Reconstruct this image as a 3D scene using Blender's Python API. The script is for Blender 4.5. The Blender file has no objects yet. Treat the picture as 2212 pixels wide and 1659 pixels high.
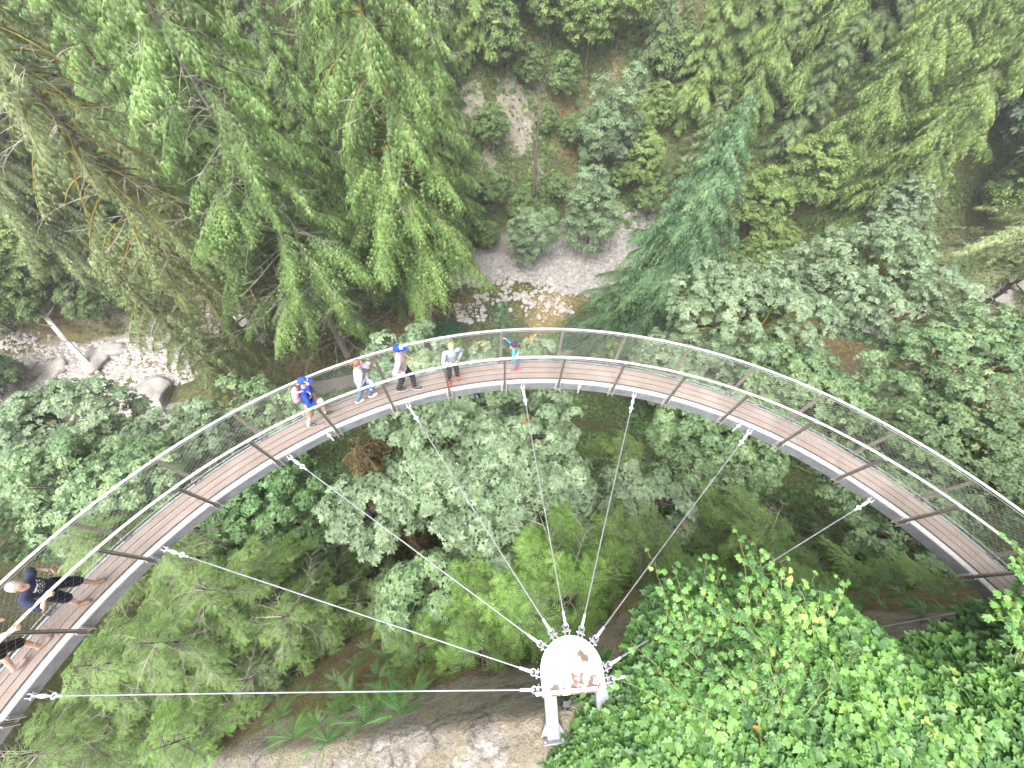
import bpy, math, random
import numpy as np
from mathutils import Vector, Matrix
rng = np.random.default_rng(11)
random.seed(5)
S = bpy.context.scene
COL = S.collection
R = math.radians
# ------------------------------------------------------------------ camera
CAM_H = 8.92; PITCH = 0.539; ROLL = 0.046; FPX = 894.55      # focal length in pixels of a 2212 px wide frame
fw = np.array([0, math.sin(PITCH), -math.cos(PITCH)]); up = np.array([0, math.cos(PITCH), math.sin(PITCH)]); rt = np.array([1., 0, 0])
R2 = math.cos(ROLL)*rt + math.sin(ROLL)*up; U2 = -math.sin(ROLL)*rt + math.cos(ROLL)*up
cam_d = bpy.data.cameras.new('camera'); cam = bpy.data.objects.new('camera', cam_d); COL.objects.link(cam)
cam_d.sensor_width = 36; cam_d.lens = 36*FPX/2212; cam_d.clip_end = 2000; cam_d.clip_start = .05
cam.matrix_world = Matrix(((R2[0], U2[0], -fw[0], 0), (R2[1], U2[1], -fw[1], 0), (R2[2], U2[2], -fw[2], CAM_H), (0, 0, 0, 1)))
S.camera = cam
S.view_settings.view_transform = 'Standard'; S.view_settings.look = 'None'; S.view_settings.exposure = 1.83; S.view_settings.gamma = 1
S.render.engine = 'CYCLES'
S.cycles.max_bounces = 7; S.cycles.diffuse_bounces = 4; S.cycles.transmission_bounces = 4; S.cycles.transparent_max_bounces = 4
S.cycles.use_adaptive_sampling = True; S.cycles.adaptive_threshold = .03
# ------------------------------------------------------------------ sky and sun (overcast)
SUN_EL, SUN_ROT = R(62), R(200)
W = bpy.data.worlds.new('World'); S.world = W; W.use_nodes = True
wn = W.node_tree; bg = wn.nodes['Background']
sky = wn.nodes.new('ShaderNodeTexSky'); sky.sky_type = 'NISHITA'; sky.sun_disc = False; sky.sun_elevation = SUN_EL; sky.sun_rotation = SUN_ROT
sky.dust_density = 6; sky.air_density = 1
hs = wn.nodes.new('ShaderNodeHueSaturation'); hs.inputs['Saturation'].default_value = .2
wn.links.new(sky.outputs[0], hs.inputs['Color']); wn.links.new(hs.outputs[0], bg.inputs['Color']); bg.inputs['Strength'].default_value = .15
sl = bpy.data.lights.new('sun', 'SUN'); sl.energy = 1.2; sl.angle = R(60); sl.color = (1, .96, .9)
so = bpy.data.objects.new('sun', sl); COL.objects.link(so)
sdir = Vector((math.sin(SUN_ROT)*math.cos(SUN_EL), math.cos(SUN_ROT)*math.cos(SUN_EL), math.sin(SUN_EL)))
so.rotation_euler = sdir.to_track_quat('Z', 'Y').to_euler(); so.location = (0, 0, 60)

# ------------------------------------------------------------------ helpers
def ray(px, py): return fw + (px-1106)/FPX*R2 - (py-829.5)/FPX*U2
def unp(px, py, z):
    d = ray(px, py); return np.array([0, 0, CAM_H]) + d*(z-CAM_H)/d[2]
def _hash(i, j, s):
    n = np.sin(i*127.1 + j*311.7 + s*74.7)*43758.5453
    return n - np.floor(n)
def vn(x, y, s=0):
    x = np.asarray(x, float); y = np.asarray(y, float)
    i = np.floor(x); j = np.floor(y); u = x-i; v = y-j; u = u*u*(3-2*u); v = v*v*(3-2*v)
    return (_hash(i, j, s)*(1-u)*(1-v) + _hash(i+1, j, s)*u*(1-v) + _hash(i, j+1, s)*(1-u)*v + _hash(i+1, j+1, s)*u*v)*2-1
def fbm(x, y, s=0, o=4):
    t = 0; a = 1.
    for k in range(o):
        t = t + a*vn(x*2**k, y*2**k, s+k*3.1); a *= .5
    return t/1.9
class MB:
    """collects pieces and links them as one mesh"""
    def __init__(s): s.V = []; s.F = []; s.A = []; s.M = []; s.n = 0
    def add(s, V, F, v=.5, m=0):
        V = np.asarray(V, float).reshape(-1, 3)
        for f in (F if isinstance(F, list) else [F]):
            f = np.asarray(f, int)
            if f.size == 0: continue
            s.F.append(f + s.n); k = len(f)
            s.A.append(np.broadcast_to(np.asarray(v, float), (k,)) if np.ndim(v) == 0 or len(np.atleast_1d(v)) == k else np.full(k, float(np.mean(v))))
            s.M.append(np.full(k, m))
        s.V.append(V); s.n += len(V)
    def mesh(s, name, mats, smooth=False):
        me = bpy.data.meshes.new(name)
        V = np.concatenate(s.V); me.vertices.add(len(V)); me.vertices.foreach_set('co', V.astype(np.float32).ravel())
        lt = np.concatenate([np.full(len(f), f.shape[1]) for f in s.F]).astype(np.int32)
        lv = np.concatenate([f.ravel() for f in s.F]).astype(np.int32)
        me.loops.add(len(lv)); me.loops.foreach_set('vertex_index', lv)
        me.polygons.add(len(lt)); me.polygons.foreach_set('loop_start', np.concatenate([[0], np.cumsum(lt)[:-1]]).astype(np.int32))
        for m in mats: me.materials.append(m)
        me.polygons.foreach_set('material_index', np.concatenate(s.M).astype(np.int32))
        me.polygons.foreach_set('use_smooth', np.full(len(lt), smooth))
        a = me.attributes.new('v', 'FLOAT', 'FACE'); a.data.foreach_set('value', np.concatenate(s.A).astype(np.float32))
        me.update(calc_edges=True)
        return me
    def build(s, name, mats, parent=None, smooth=False, loc=None):
        mats = mats if isinstance(mats, (list, tuple)) else [mats]
        o = bpy.data.objects.new(name, s.mesh(name, mats, smooth)); COL.objects.link(o)
        if parent: o.parent = parent
        if loc is not None: o.location = loc
        return o
def tag(o, label=None, cat=None, group=None, kind=None):
    if label: o['label'] = label
    if cat: o['category'] = cat
    if group: o['group'] = group
    if kind: o['kind'] = kind
    return o
def empty(name, loc=(0, 0, 0), rz=0.):
    o = bpy.data.objects.new(name, None); COL.objects.link(o); o.location = loc; o.rotation_euler[2] = rz; o.empty_display_size = .2
    return o
def nz(v): v = np.asarray(v, float); return v/np.maximum(np.linalg.norm(v, axis=-1, keepdims=True), 1e-9)
BOXF = np.array([[0, 3, 2, 1], [4, 5, 6, 7], [0, 1, 5, 4], [1, 2, 6, 5], [2, 3, 7, 6], [3, 0, 4, 7]])
def box(mb, c, s, rot=None, v=.5, m=0, taper=1.):
    sx, sy, sz = np.array(s)/2
    V = np.array([[-sx, -sy, -sz], [sx, -sy, -sz], [sx, sy, -sz], [-sx, sy, -sz], [-sx*taper, -sy*taper, sz], [sx*taper, -sy*taper, sz], [sx*taper, sy*taper, sz], [-sx*taper, sy*taper, sz]])
    if rot is not None: V = V @ np.array(rot).T
    mb.add(V+np.array(c), BOXF, v, m)
def axes(d, upv=(0, 0, 1)):
    x = nz(d); y = nz(np.cross(upv, x)) if abs(np.dot(nz(np.array(upv, float)), x)) < .999 else np.array([0, 1., 0]); z = np.cross(x, y)
    return np.stack([x, y, z], 1)
def btube(mb, P, r, n=5, v=.5, m=0, cap=False):
    """many tubes at once: P (B,K,3), r (B,K)"""
    P = np.asarray(P, float); r = np.asarray(r, float)
    if P.ndim == 2: P = P[None]; r = np.broadcast_to(r.reshape(-1), (P.shape[1],))[None]
    B, K, _ = P.shape
    T = nz(np.gradient(P, axis=1)); mean = nz(T.mean(1))
    ref = np.where(np.abs(mean[:, 2:3]) < .8, np.array([[0, 0, 1.]]), np.array([[1., 0, 0]]))
    X = nz(np.cross(ref[:, None, :], T)); Y = np.cross(T, X)
    a = np.arange(n)*2*np.pi/n
    V = P[:, :, None, :] + r[:, :, None, None]*(X[:, :, None, :]*np.cos(a)[None, None, :, None] + Y[:, :, None, :]*np.sin(a)[None, None, :, None])
    k = np.arange(K-1)[:, None]; i = np.arange(n)[None, :]; j = (i+1) % n
    f = np.stack([k*n+i, k*n+j, (k+1)*n+j, (k+1)*n+i], -1).reshape(-1, 4)
    F = (f[None] + (np.arange(B)*K*n)[:, None, None]).reshape(-1, 4)
    vv = np.repeat(v, len(f)) if np.ndim(v) else v
    fl = [F]
    if cap:
        c0 = np.arange(n)[::-1]; c1 = (K-1)*n+np.arange(n)
        mb.add(V, F, vv, m); n0 = mb.n - B*K*n
        for c in (c0, c1):
            mb.F.append((c[None]+(np.arange(B)*K*n)[:, None])+n0); mb.A.append(np.full(B, .5)); mb.M.append(np.full(B, m))
        return
    mb.add(V, fl, vv, m)
def place(mb, T, F, P, X, Z, s, v, m=0):
    """copies of a flat template T at P, x axis X, normal near Z"""
    X = nz(X); Y = nz(np.cross(Z, X)); Zz = np.cross(X, Y); s = np.broadcast_to(np.asarray(s, float), (len(P),))
    V = P[:, None, :] + s[:, None, None]*(T[None, :, 0:1]*X[:, None, :] + T[None, :, 1:2]*Y[:, None, :] + T[None, :, 2:3]*Zz[:, None, :])
    N = len(P); k = len(T)
    n0 = mb.n; mb.V.append(V.reshape(-1, 3)); mb.n += N*k
    for f in F:
        ff = (f[None] + (np.arange(N)*k)[:, None, None]).reshape(-1, f.shape[1]) + n0
        mb.F.append(ff); mb.A.append(np.clip(np.repeat(v, len(f)), 0, 1)); mb.M.append(np.full(len(ff), m))
# ---- leaf templates (x = along the leaf)
def _half(pts, z=.12):
    a = np.array([[x, y, abs(y)*z] for x, y in pts]); b = a*[1, -1, 1]
    return np.concatenate([a, b]), [np.array([list(range(len(a)))]), np.array([list(range(len(a), 2*len(a)))[::-1]])]
T_MAPLE, F_MAPLE = _half([(0, 0), (-.10, .12), (.06, .46), (.22, .20), (.48, .62), (.46, .17), (.70, .22), (1.0, .0)], .3)
T_IVY, F_IVY = _half([(0, 0), (-.16, .26), (.10, .52), (.34, .30), (.56, .44), (.64, .20), (1.0, 0)], .3)
T_LEAF, F_LEAF = _half([(0, 0), (.3, .22), (.62, .2), (1.0, 0)], .35)
def _twig(pairs=4, L0=.34, w=.042):
    V = [[0, -.02, 0], [1, 0, -.1], [0, .02, 0]]; F = [[0, 1, 2]]
    for i in range(pairs):
        s = .1+.72*i/pairs; L = L0*(1-.55*i/pairs)
        for sg in (1, -1):
            k = len(V); V += [[s-w, 0, -.05*s], [s+L*.8+.02*sg, sg*L, -.05*s-.06], [s+w, 0, -.05*s]]; F.append([k, k+1, k+2] if sg < 0 else [k+2, k+1, k])
    return np.array(V), [np.array(F)]
T_TW, F_TW = _twig()
def _strand(n=5, spread=.5, w=.035, seed=1, dz=.3):
    r = np.random.default_rng(seed); V = []; F = []
    for i in range(n):
        a = (i/(n-1)-.5)*2*spread + r.uniform(-.1, .1); L = r.uniform(.6, 1.)*(1-.25*abs(a)); k = len(V); dx, dy = math.cos(a), math.sin(a); m = r.uniform(.3, .5)
        V += [[0, 0, 0], [dx*L*m+dy*w, dy*L*m-dx*w, -.04], [dx*L, dy*L, -dz*r.uniform(.6, 1.3)], [dx*L*m-dy*w, dy*L*m+dx*w, -.04]]; F.append([k, k+1, k+2, k+3])
    return np.array(V), [np.array(F)]
T_STR, F_STR = _strand(); T_TUFT, F_TUFT = _strand(7, 1.1, .055, 4, .3)
# ------------------------------------------------------------------ materials
def M_(name):
    m = bpy.data.materials.new(name); m.use_nodes = True; nt = m.node_tree; return m, nt, nt.nodes['Principled BSDF']
def node(nt, t, **k):
    n = nt.nodes.new(t)
    for a, b in k.items(): setattr(n, a, b)
    return n
def ramp(nt, stops, fac):
    r = node(nt, 'ShaderNodeValToRGB'); e = r.color_ramp.elements
    while len(e) < len(stops): e.new(.5)
    for el, (p, c) in zip(e, stops): el.position = p; el.color = (*c, 1)
    nt.links.new(fac, r.inputs[0]); return r.outputs[0]
def leaf_mat(name, stops, rough=.5, trans=.3, spec=.5, scale=.35):
    m, nt, b = M_(name)
    at = node(nt, 'ShaderNodeAttribute', attribute_name='v')
    geo = node(nt, 'ShaderNodeNewGeometry'); nn = node(nt, 'ShaderNodeTexNoise'); nn.inputs['Scale'].default_value = scale; nn.inputs['Detail'].default_value = 2
    nt.links.new(geo.outputs['Position'], nn.inputs['Vector'])
    ma = node(nt, 'ShaderNodeMath', operation='MULTIPLY_ADD'); nt.links.new(nn.outputs[0], ma.inputs[0]); ma.inputs[1].default_value = .6
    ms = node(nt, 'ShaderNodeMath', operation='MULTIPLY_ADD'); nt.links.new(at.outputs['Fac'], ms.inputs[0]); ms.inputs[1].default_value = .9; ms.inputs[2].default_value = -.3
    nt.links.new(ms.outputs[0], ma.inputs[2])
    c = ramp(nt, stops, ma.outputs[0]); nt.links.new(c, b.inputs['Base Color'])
    b.inputs['Roughness'].default_value = rough; b.inputs['Specular IOR Level'].default_value = spec
    tr = node(nt, 'ShaderNodeBsdfTranslucent'); mx = node(nt, 'ShaderNodeMixShader'); mx.inputs[0].default_value = trans
    nt.links.new(c, tr.inputs['Color']); nt.links.new(b.outputs[0], mx.inputs[1]); nt.links.new(tr.outputs[0], mx.inputs[2])
    nt.links.new(mx.outputs[0], nt.nodes['Material Output'].inputs[0]); return m
def rough_mat(name, stops, scale=3., detail=6, rough=.8, bump=.3, metal=0., spec=.4, stretch=None, coord='Object', bdist=.02):
    m, nt, b = M_(name)
    tc = node(nt, 'ShaderNodeTexCoord'); mp = node(nt, 'ShaderNodeMapping'); nt.links.new(tc.outputs[coord], mp.inputs[0])
    if stretch: mp.inputs['Scale'].default_value = stretch
    nn = node(nt, 'ShaderNodeTexNoise'); nn.inputs['Scale'].default_value = scale; nn.inputs['Detail'].default_value = detail; nn.inputs['Roughness'].default_value = .65
    nt.links.new(mp.outputs[0], nn.inputs['Vector'])
    nt.links.new(ramp(nt, stops, nn.outputs[0]), b.inputs['Base Color'])
    b.inputs['Roughness'].default_value = rough; b.inputs['Metallic'].default_value = metal; b.inputs['Specular IOR Level'].default_value = spec
    if bump:
        bp = node(nt, 'ShaderNodeBump'); bp.inputs['Strength'].default_value = bump; bp.inputs['Distance'].default_value = bdist
        nt.links.new(nn.outputs[0], bp.inputs['Height']); nt.links.new(bp.outputs[0], b.inputs['Normal'])
    return m
def plain(name, c, rough=.6, metal=0., spec=.5):
    c = np.array(c, float)
    return rough_mat(name, [(.3, tuple(c*.82)), (.7, tuple(np.minimum(c*1.12, .95)))], 14, 3, rough, .15, metal, spec, bdist=.004)
g = lambda *c: tuple(c)
L_CEDAR = leaf_mat('cedar_foliage', [(0, g(0.065, 0.085, 0.025)), (0.3, g(0.105, 0.175, 0.05)), (0.6, g(0.175, 0.29, 0.08)), (0.85, g(0.26, 0.385, 0.125)), (1, g(0.34, 0.45, 0.18))], .55)
L_FIR = leaf_mat('fir_foliage', [(0, g(0.055, 0.075, 0.03)), (0.3, g(0.09, 0.14, 0.052)), (0.65, g(0.15, 0.23, 0.08)), (1, g(0.24, 0.33, 0.13))], .55)
L_OLIVE = leaf_mat('drooping_spruce_foliage', [(0, g(0.11, 0.11, 0.05)), (0.35, g(0.17, 0.205, 0.085)), (0.6, g(0.235, 0.3, 0.125)), (1, g(0.37, 0.43, 0.22))], .65)
L_BLUE = leaf_mat('spruce_foliage', [(0, g(0.05, 0.08, 0.04)), (0.35, g(0.085, 0.16, 0.075)), (0.7, g(0.14, 0.25, 0.115)), (1, g(0.25, 0.38, 0.18))], .55)
L_FEATHER = leaf_mat('feathery_cedar_foliage', [(0, g(0.06, 0.1, 0.025)), (0.3, g(0.12, 0.22, 0.045)), (0.6, g(0.19, 0.35, 0.07)), (1, g(0.34, 0.5, 0.13))], .5, .35)
L_HEM = leaf_mat('hemlock_foliage', [(0, g(0.06, 0.08, 0.022)), (0.3, g(0.1, 0.175, 0.04)), (0.65, g(0.16, 0.28, 0.065)), (1, g(0.27, 0.4, 0.12))], .55)
L_MAPLE = leaf_mat('maple_leaves', [(0, g(0.055, 0.09, 0.038)), (0.3, g(0.105, 0.185, 0.075)), (0.6, g(0.175, 0.275, 0.12)), (0.86, g(0.26, 0.37, 0.17)), (1, g(0.35, 0.46, 0.18))], .42, .25, .6, .5)
L_MAPLEG = leaf_mat('grey_green_maple_leaves', [(0, g(0.06, 0.09, 0.045)), (0.3, g(0.12, 0.185, 0.095)), (0.6, g(0.19, 0.27, 0.15)), (0.86, g(0.27, 0.36, 0.21)), (1, g(0.38, 0.45, 0.25))], .42, .25, .5, .5)
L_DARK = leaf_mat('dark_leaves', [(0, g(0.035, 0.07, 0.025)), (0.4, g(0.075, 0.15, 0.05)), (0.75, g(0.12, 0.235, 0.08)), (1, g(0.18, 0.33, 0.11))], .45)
L_YG = leaf_mat('yellow_green_leaves', [(0, g(0.07, 0.1, 0.025)), (0.3, g(0.115, 0.18, 0.045)), (0.6, g(0.18, 0.27, 0.07)), (1, g(0.29, 0.38, 0.12))], .5, .3)
L_GREY = leaf_mat('pale_grey_green_leaves', [(0, g(0.035, 0.06, 0.035)), (0.35, g(0.07, 0.115, 0.065)), (0.7, g(0.115, 0.18, 0.105)), (1, g(0.2, 0.28, 0.17))], .5)
L_ALDER = leaf_mat('alder_leaves', [(0, g(0.07, 0.1, 0.05)), (0.4, g(0.13, 0.2, 0.1)), (0.7, g(0.2, 0.3, 0.15)), (1, g(0.32, 0.42, 0.22))], .5)
L_IVY = leaf_mat('ivy_leaves', [(0, g(.035, .08, .03)), (.3, g(.075, .165, .05)), (.55, g(.12, .25, .06)), (.8, g(.19, .34, .075)), (1, g(.32, .45, .11))], .45, .3, .4, 1.6)
L_VINE = leaf_mat('creeper_leaves', [(0, g(0.05, 0.13, 0.035)), (0.4, g(0.11, 0.26, 0.055)), (0.75, g(0.22, 0.4, 0.08)), (1, g(0.45, 0.55, 0.12))], .4, .3, .5, 2.5)
L_AUT = leaf_mat('orange_leaves', [(0, g(0.25, 0.1, 0.03)), (0.5, g(0.5, 0.28, 0.06)), (1, g(0.55, 0.45, 0.14))], .5, .3)
L_FERN = leaf_mat('fern_fronds', [(0, g(.03, .08, .015)), (.5, g(.07, .18, .035)), (1, g(.13, .28, .06))], .5)
L_UND = leaf_mat('undergrowth_leaves', [(0, g(0.06, 0.065, 0.03)), (0.35, g(0.085, 0.14, 0.045)), (0.7, g(0.14, 0.23, 0.065)), (1, g(0.24, 0.32, 0.11))], .55, .25, .4, .25)
BARK = rough_mat('grey_brown_bark', [(.25, g(.05, .04, .032)), (.5, g(.12, .10, .085)), (.8, g(.22, .19, .165))], 6, 8, .9, .8, stretch=(1, 1, .25), bdist=.05)
BARKL = rough_mat('light_grey_bark', [(.25, g(.12, .10, .085)), (.5, g(.24, .215, .19)), (.8, g(.38, .35, .31))], 6, 8, .9, .6, stretch=(1, 1, .25), bdist=.05)
MOSS = rough_mat('mossy_bark', [(.3, g(.06, .045, .02)), (.5, g(.16, .125, .02)), (.75, g(.3, .22, .035))], 2.5, 6, .95, .8, bdist=.05)
TWIG = rough_mat('dead_twig_bark', [(.3, g(.16, .14, .11)), (.7, g(.36, .33, .28))], 3, 4, .9, 0)
DRIFT = rough_mat('bleached_wood', [(.3, g(.4, .36, .31)), (.7, g(.62, .58, .52))], 5, 6, .8, .4, stretch=(1, 1, .2))
STONE = rough_mat('river_stone', [(.25, g(.2, .175, .155)), (.5, g(.33, .305, .285)), (.75, g(.46, .43, .41))], 1.2, 8, .75, .3)
STONED = rough_mat('grey_boulder_rock', [(.25, g(.13, .12, .11)), (.5, g(.25, .235, .22)), (.75, g(.40, .375, .35))], 1.5, 8, .85, .6, bdist=.1)
# ------------------------------------------------------------------ terrain height
RX = np.array([-130, -80, -62, -47, -30, -10, 10, 30, 54, 77, 130.]); RYc = np.array([-6, 13, 20, 25, 33, 41, 44, 42, 32, 38, 60.])
RHW = np.array([8, 8, 8, 7, 6.5, 8, 9, 9, 9, 9, 9.])
RIV_Z = -40.
EDGE = np.array([unp(a, b, z)[:2] for a, b, z in ((1150, 1800, .8), (1195, 1665, .8), (1305, 1565, .9), (1370, 1500, 1.05), (1450, 1420, 1.2), (1490, 1320, 1.4), (1570, 1285, 1.6), (1740, 1315, 1.9), (1860, 1330, 2.0), (1930, 1370, 2.1), (2000, 1450, 2.1), (2120, 1480, 2.1), (2200, 1440, 2.0), (2300, 1360, 2.0), (2900, 1320, 2.0))])
BANK = np.concatenate([EDGE, [[30, 3], [30, -9], [0.9, -9]]])
def sdist(x, y, P):
    """signed distance to polygon, negative inside"""
    x = np.asarray(x, float); y = np.asarray(y, float); d = np.full(x.shape, 1e9); ins = np.zeros(x.shape, bool)
    for k in range(len(P)):
        a, b = P[k], P[(k+1) % len(P)]; e = b-a
        t = np.clip(((x-a[0])*e[0]+(y-a[1])*e[1])/(e@e), 0, 1)
        d = np.minimum(d, np.hypot(x-a[0]-t*e[0], y-a[1]-t*e[1]))
        c = ((a[1] > y) != (b[1] > y)); ins ^= c & (x < (b[0]-a[0])*(y-a[1])/((b[1]-a[1]) or 1e-9)+a[0])
    return np.where(ins, -d, d)
def bankz(x, y, d):
    h = np.interp(x, [0, 1.2, 2.6, 4.5, 9, 12, 30], [.65, .8, 1.25, 1.75, 2.1, 2.3, 4])+.14*fbm(x*1.1, y*1.1, 5)
    return np.where(d < 0, h - .3*np.exp(d/.2), h-.3-9.*d)
def H(x, y, detail=True):
    x = np.asarray(x, float); y = np.asarray(y, float)
    rc = np.interp(x, RX, RYc); hw = np.interp(x, RX, RHW); w = 2.2*vn(x*.12, y*.05, 3)
    yn = rc-hw+w; yf = rc+hw+w*.6
    zr = np.interp(x, [-60, -14, -9, -4.6, -2, 0, .6, 60], [-14, -10.5, -8.0, -3.4, -1.4, .0, .3, .3])
    ye = np.interp(x, [-60, -12, -5, -2, .6, 1.5, 2.1, 4, 60], [-6, -4.6, -2.6, -1.8, -1.15, -.9, -.1, .2, .2])
    d = y-ye
    sl0 = np.interp(x, [-8, -4, -.5, 1, 60], [1.9, 2.4, 4., 8., 8.]); dc = 8.2/sl0
    z1 = np.where(d < 0, zr+.12*np.minimum(-d, 6), zr-sl0*np.clip(d, 0, dc))
    zb = zr-8.2
    t = np.clip((d-dc)/np.maximum(yn-ye-dc, 1), 0, 1)
    z = np.where(d > dc, zb+(RIV_Z+.15-zb)*t**.85, z1)
    inr = np.clip(1-((y-(yn+yf)/2)/((yf-yn)/2))**2, 0, 1)
    z = np.where((y > yn) & (y < yf), RIV_Z+.15-1.5*inr, z)
    bar = np.interp(x, [-200, -70, -50, -30, -8, 0, 22, 34, 60, 200], [4, 4, 8, 6, 6, 9, 10, 4, 2, 2])
    e = y-yf
    zf = RIV_Z+.15+np.where(e < bar, .09*e, .09*bar + (1.12+.12*vn(x*.03, 1, 8))*(e-bar))
    z = np.where(e > 0, zf, z)
    # a stony shoal in the middle of the river and a bar for glint-imitating stones
    sh = np.exp(-(((x-4)/9.)**2+((y-43.5)/3.6)**2)**1.5)
    z = z+1.2*sh
    sh2 = np.exp(-((x+37)/13.)**4-((y-21.5)/4.5)**2); z = np.maximum(z, np.where(sh2 > .02, RIV_Z-1.2+1.8*sh2, -99))
    if detail:
        far = np.clip((np.abs(y-rc)-hw)/6, 0, 1)
        z = z + far*(.9*fbm(x*.11, y*.11, 1, 4)+.35*fbm(x*.6, y*.6, 9, 3))*np.clip((np.hypot(x, y)-6)/12, 0, 1)
        z = z + .13*fbm(x*1.3, y*1.3, 2, 4)+(.10*np.abs(fbm(x*2.2+y*1.2, y*5-x*1.5, 4, 4))-.16*np.clip(.12-np.abs(vn(x*1.1+y*.8, y*1.9-x*.7, 14)), 0, 1)*4)*np.clip(1-np.abs(y+2)/4, 0, 1)
    near = (np.abs(x) < 32) & (y < 6)
    if np.any(near):
        db = sdist(x, y, BANK); z = np.where(db < 1.2, np.maximum(z, bankz(x, y, db)), z)
    return z
def hit(px, py):
    """where a sight line through the photograph meets the terrain"""
    d = ray(px, py); t = np.linspace(1, 260, 3000); P = np.array([0, 0, CAM_H])+t[:, None]*d
    h = H(P[:, 0], P[:, 1], False); i = np.argmax(P[:, 2] < h); return P[i]
FAR_ROCK = [(hit(a, b), s, k) for a, b, s, k in ((1128, 235, 4.2, 1), (1105, 400, 4.0, 1), (1110, 290, 3.4, 1), (1000, 250, 4., 1), (1095, 110, 2.5, 1), (1370, 260, 3.5, .7), (1380, 330, 3., .6), (1710, 60, 3, .6), (980, 320, 3, .8), (1440, 40, 3, .7), (250, 790, 9, 1), (180, 860, 5, 1), (420, 700, 7, 1), (560, 670, 6, 1), (640, 620, 5, 1), (1160, 360, 2.5, .8))]
FAR_SOIL = [(hit(a, b), s, 1) for a, b, s in ((110, 690, 7), (40, 760, 6), (170, 740, 5), (230, 110, 4), (200, 210, 3.5), (1370, 240, 4.5), (1350, 320, 4), (1220, 230, 4.5), (1700, 80, 4), (1170, 180, 4), (1250, 330, 3))]
# terrain mesh
def ax1(c, a, fine, n1, lo, hi, n2):
    m = np.arange(c-a, c+a+1e-6, fine)
    k = np.linspace(0, 1, n1+1)[1:]**1.7; l2 = (c-a)-((c-a)-lo)*k; h2 = (c+a)+(hi-(c+a))*(np.linspace(0, 1, n2+1)[1:]**1.7)
    return np.concatenate([l2[::-1], m, h2])
gx = ax1(0, 11, .11, 110, -240, 260, 120); gy = ax1(-.5, 4.5, .10, 14, -30, 210, 230)
X, Y = np.meshgrid(gx, gy); Z = H(X, Y)
nx, ny = len(gx), len(gy)
mb = MB(); idx = np.arange(nx*ny).reshape(ny, nx)
mb.add(np.stack([X, Y, Z], -1), np.stack([idx[:-1, :-1], idx[:-1, 1:], idx[1:, 1:], idx[1:, :-1]], -1).reshape(-1, 4))
def masks(x, y):
    rc = np.interp(x, RX, RYc); hw = np.interp(x, RX, RHW); n = fbm(x*.35, y*.35, 21, 3); n2 = fbm(x*1.4, y*1.4, 22, 3)
    grav = np.clip(1-(np.abs(y-rc)-hw-np.interp(x, [-200, -75, -62, -50, -8, 0, 22, 34, 200], [0, 0, 2.5, 5, 4, 7, 8, 3, 2]))/2.5+n, 0, 1)*(y > rc-hw-3)
    rock = np.zeros_like(x)
    for P, s, k in FAR_ROCK: rock = np.maximum(rock, k*np.clip(1.3-np.hypot(x-P[0], (y-P[1])*1.0)/(s*.9)+1.1*n+.6*n2, 0, 1))
    soil = np.zeros_like(x)
    for P, s, k in FAR_SOIL: soil = np.maximum(soil, k*np.clip(1.5-np.hypot(x-P[0], y-P[1])/s+.8*n+.3*n2, 0, 1))
    ye = np.interp(x, [-60, -12, -5, -2, .6, 1.5, 2.1, 4, 60], [-6, -4.6, -2.6, -1.8, -1.15, -.9, -.1, .2, .2])
    cl = (x > -13) & (y < 3)
    rock = np.where(cl, np.clip(1.05-(y-ye-.25+.25*n)/.4-np.clip((-x-6.)/1.2, 0, 1)*(.5+n), 0, 1), rock)
    soil = np.where(cl, np.maximum(soil, np.clip(1-(y-ye-4.5+n)/1.5, 0, 1)*np.clip(.9+.5*n, 0, 1)), soil)
    return rock, soil, grav
rk, sl_, gv = masks(X.ravel(), Y.ravel())
terr = mb.mesh('terrain', [], True)
for nm, a in (('rock', rk), ('soil', sl_), ('gravel', gv)):
    at = terr.attributes.new(nm, 'FLOAT', 'POINT'); at.data.foreach_set('value', a.astype(np.float32))
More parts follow.
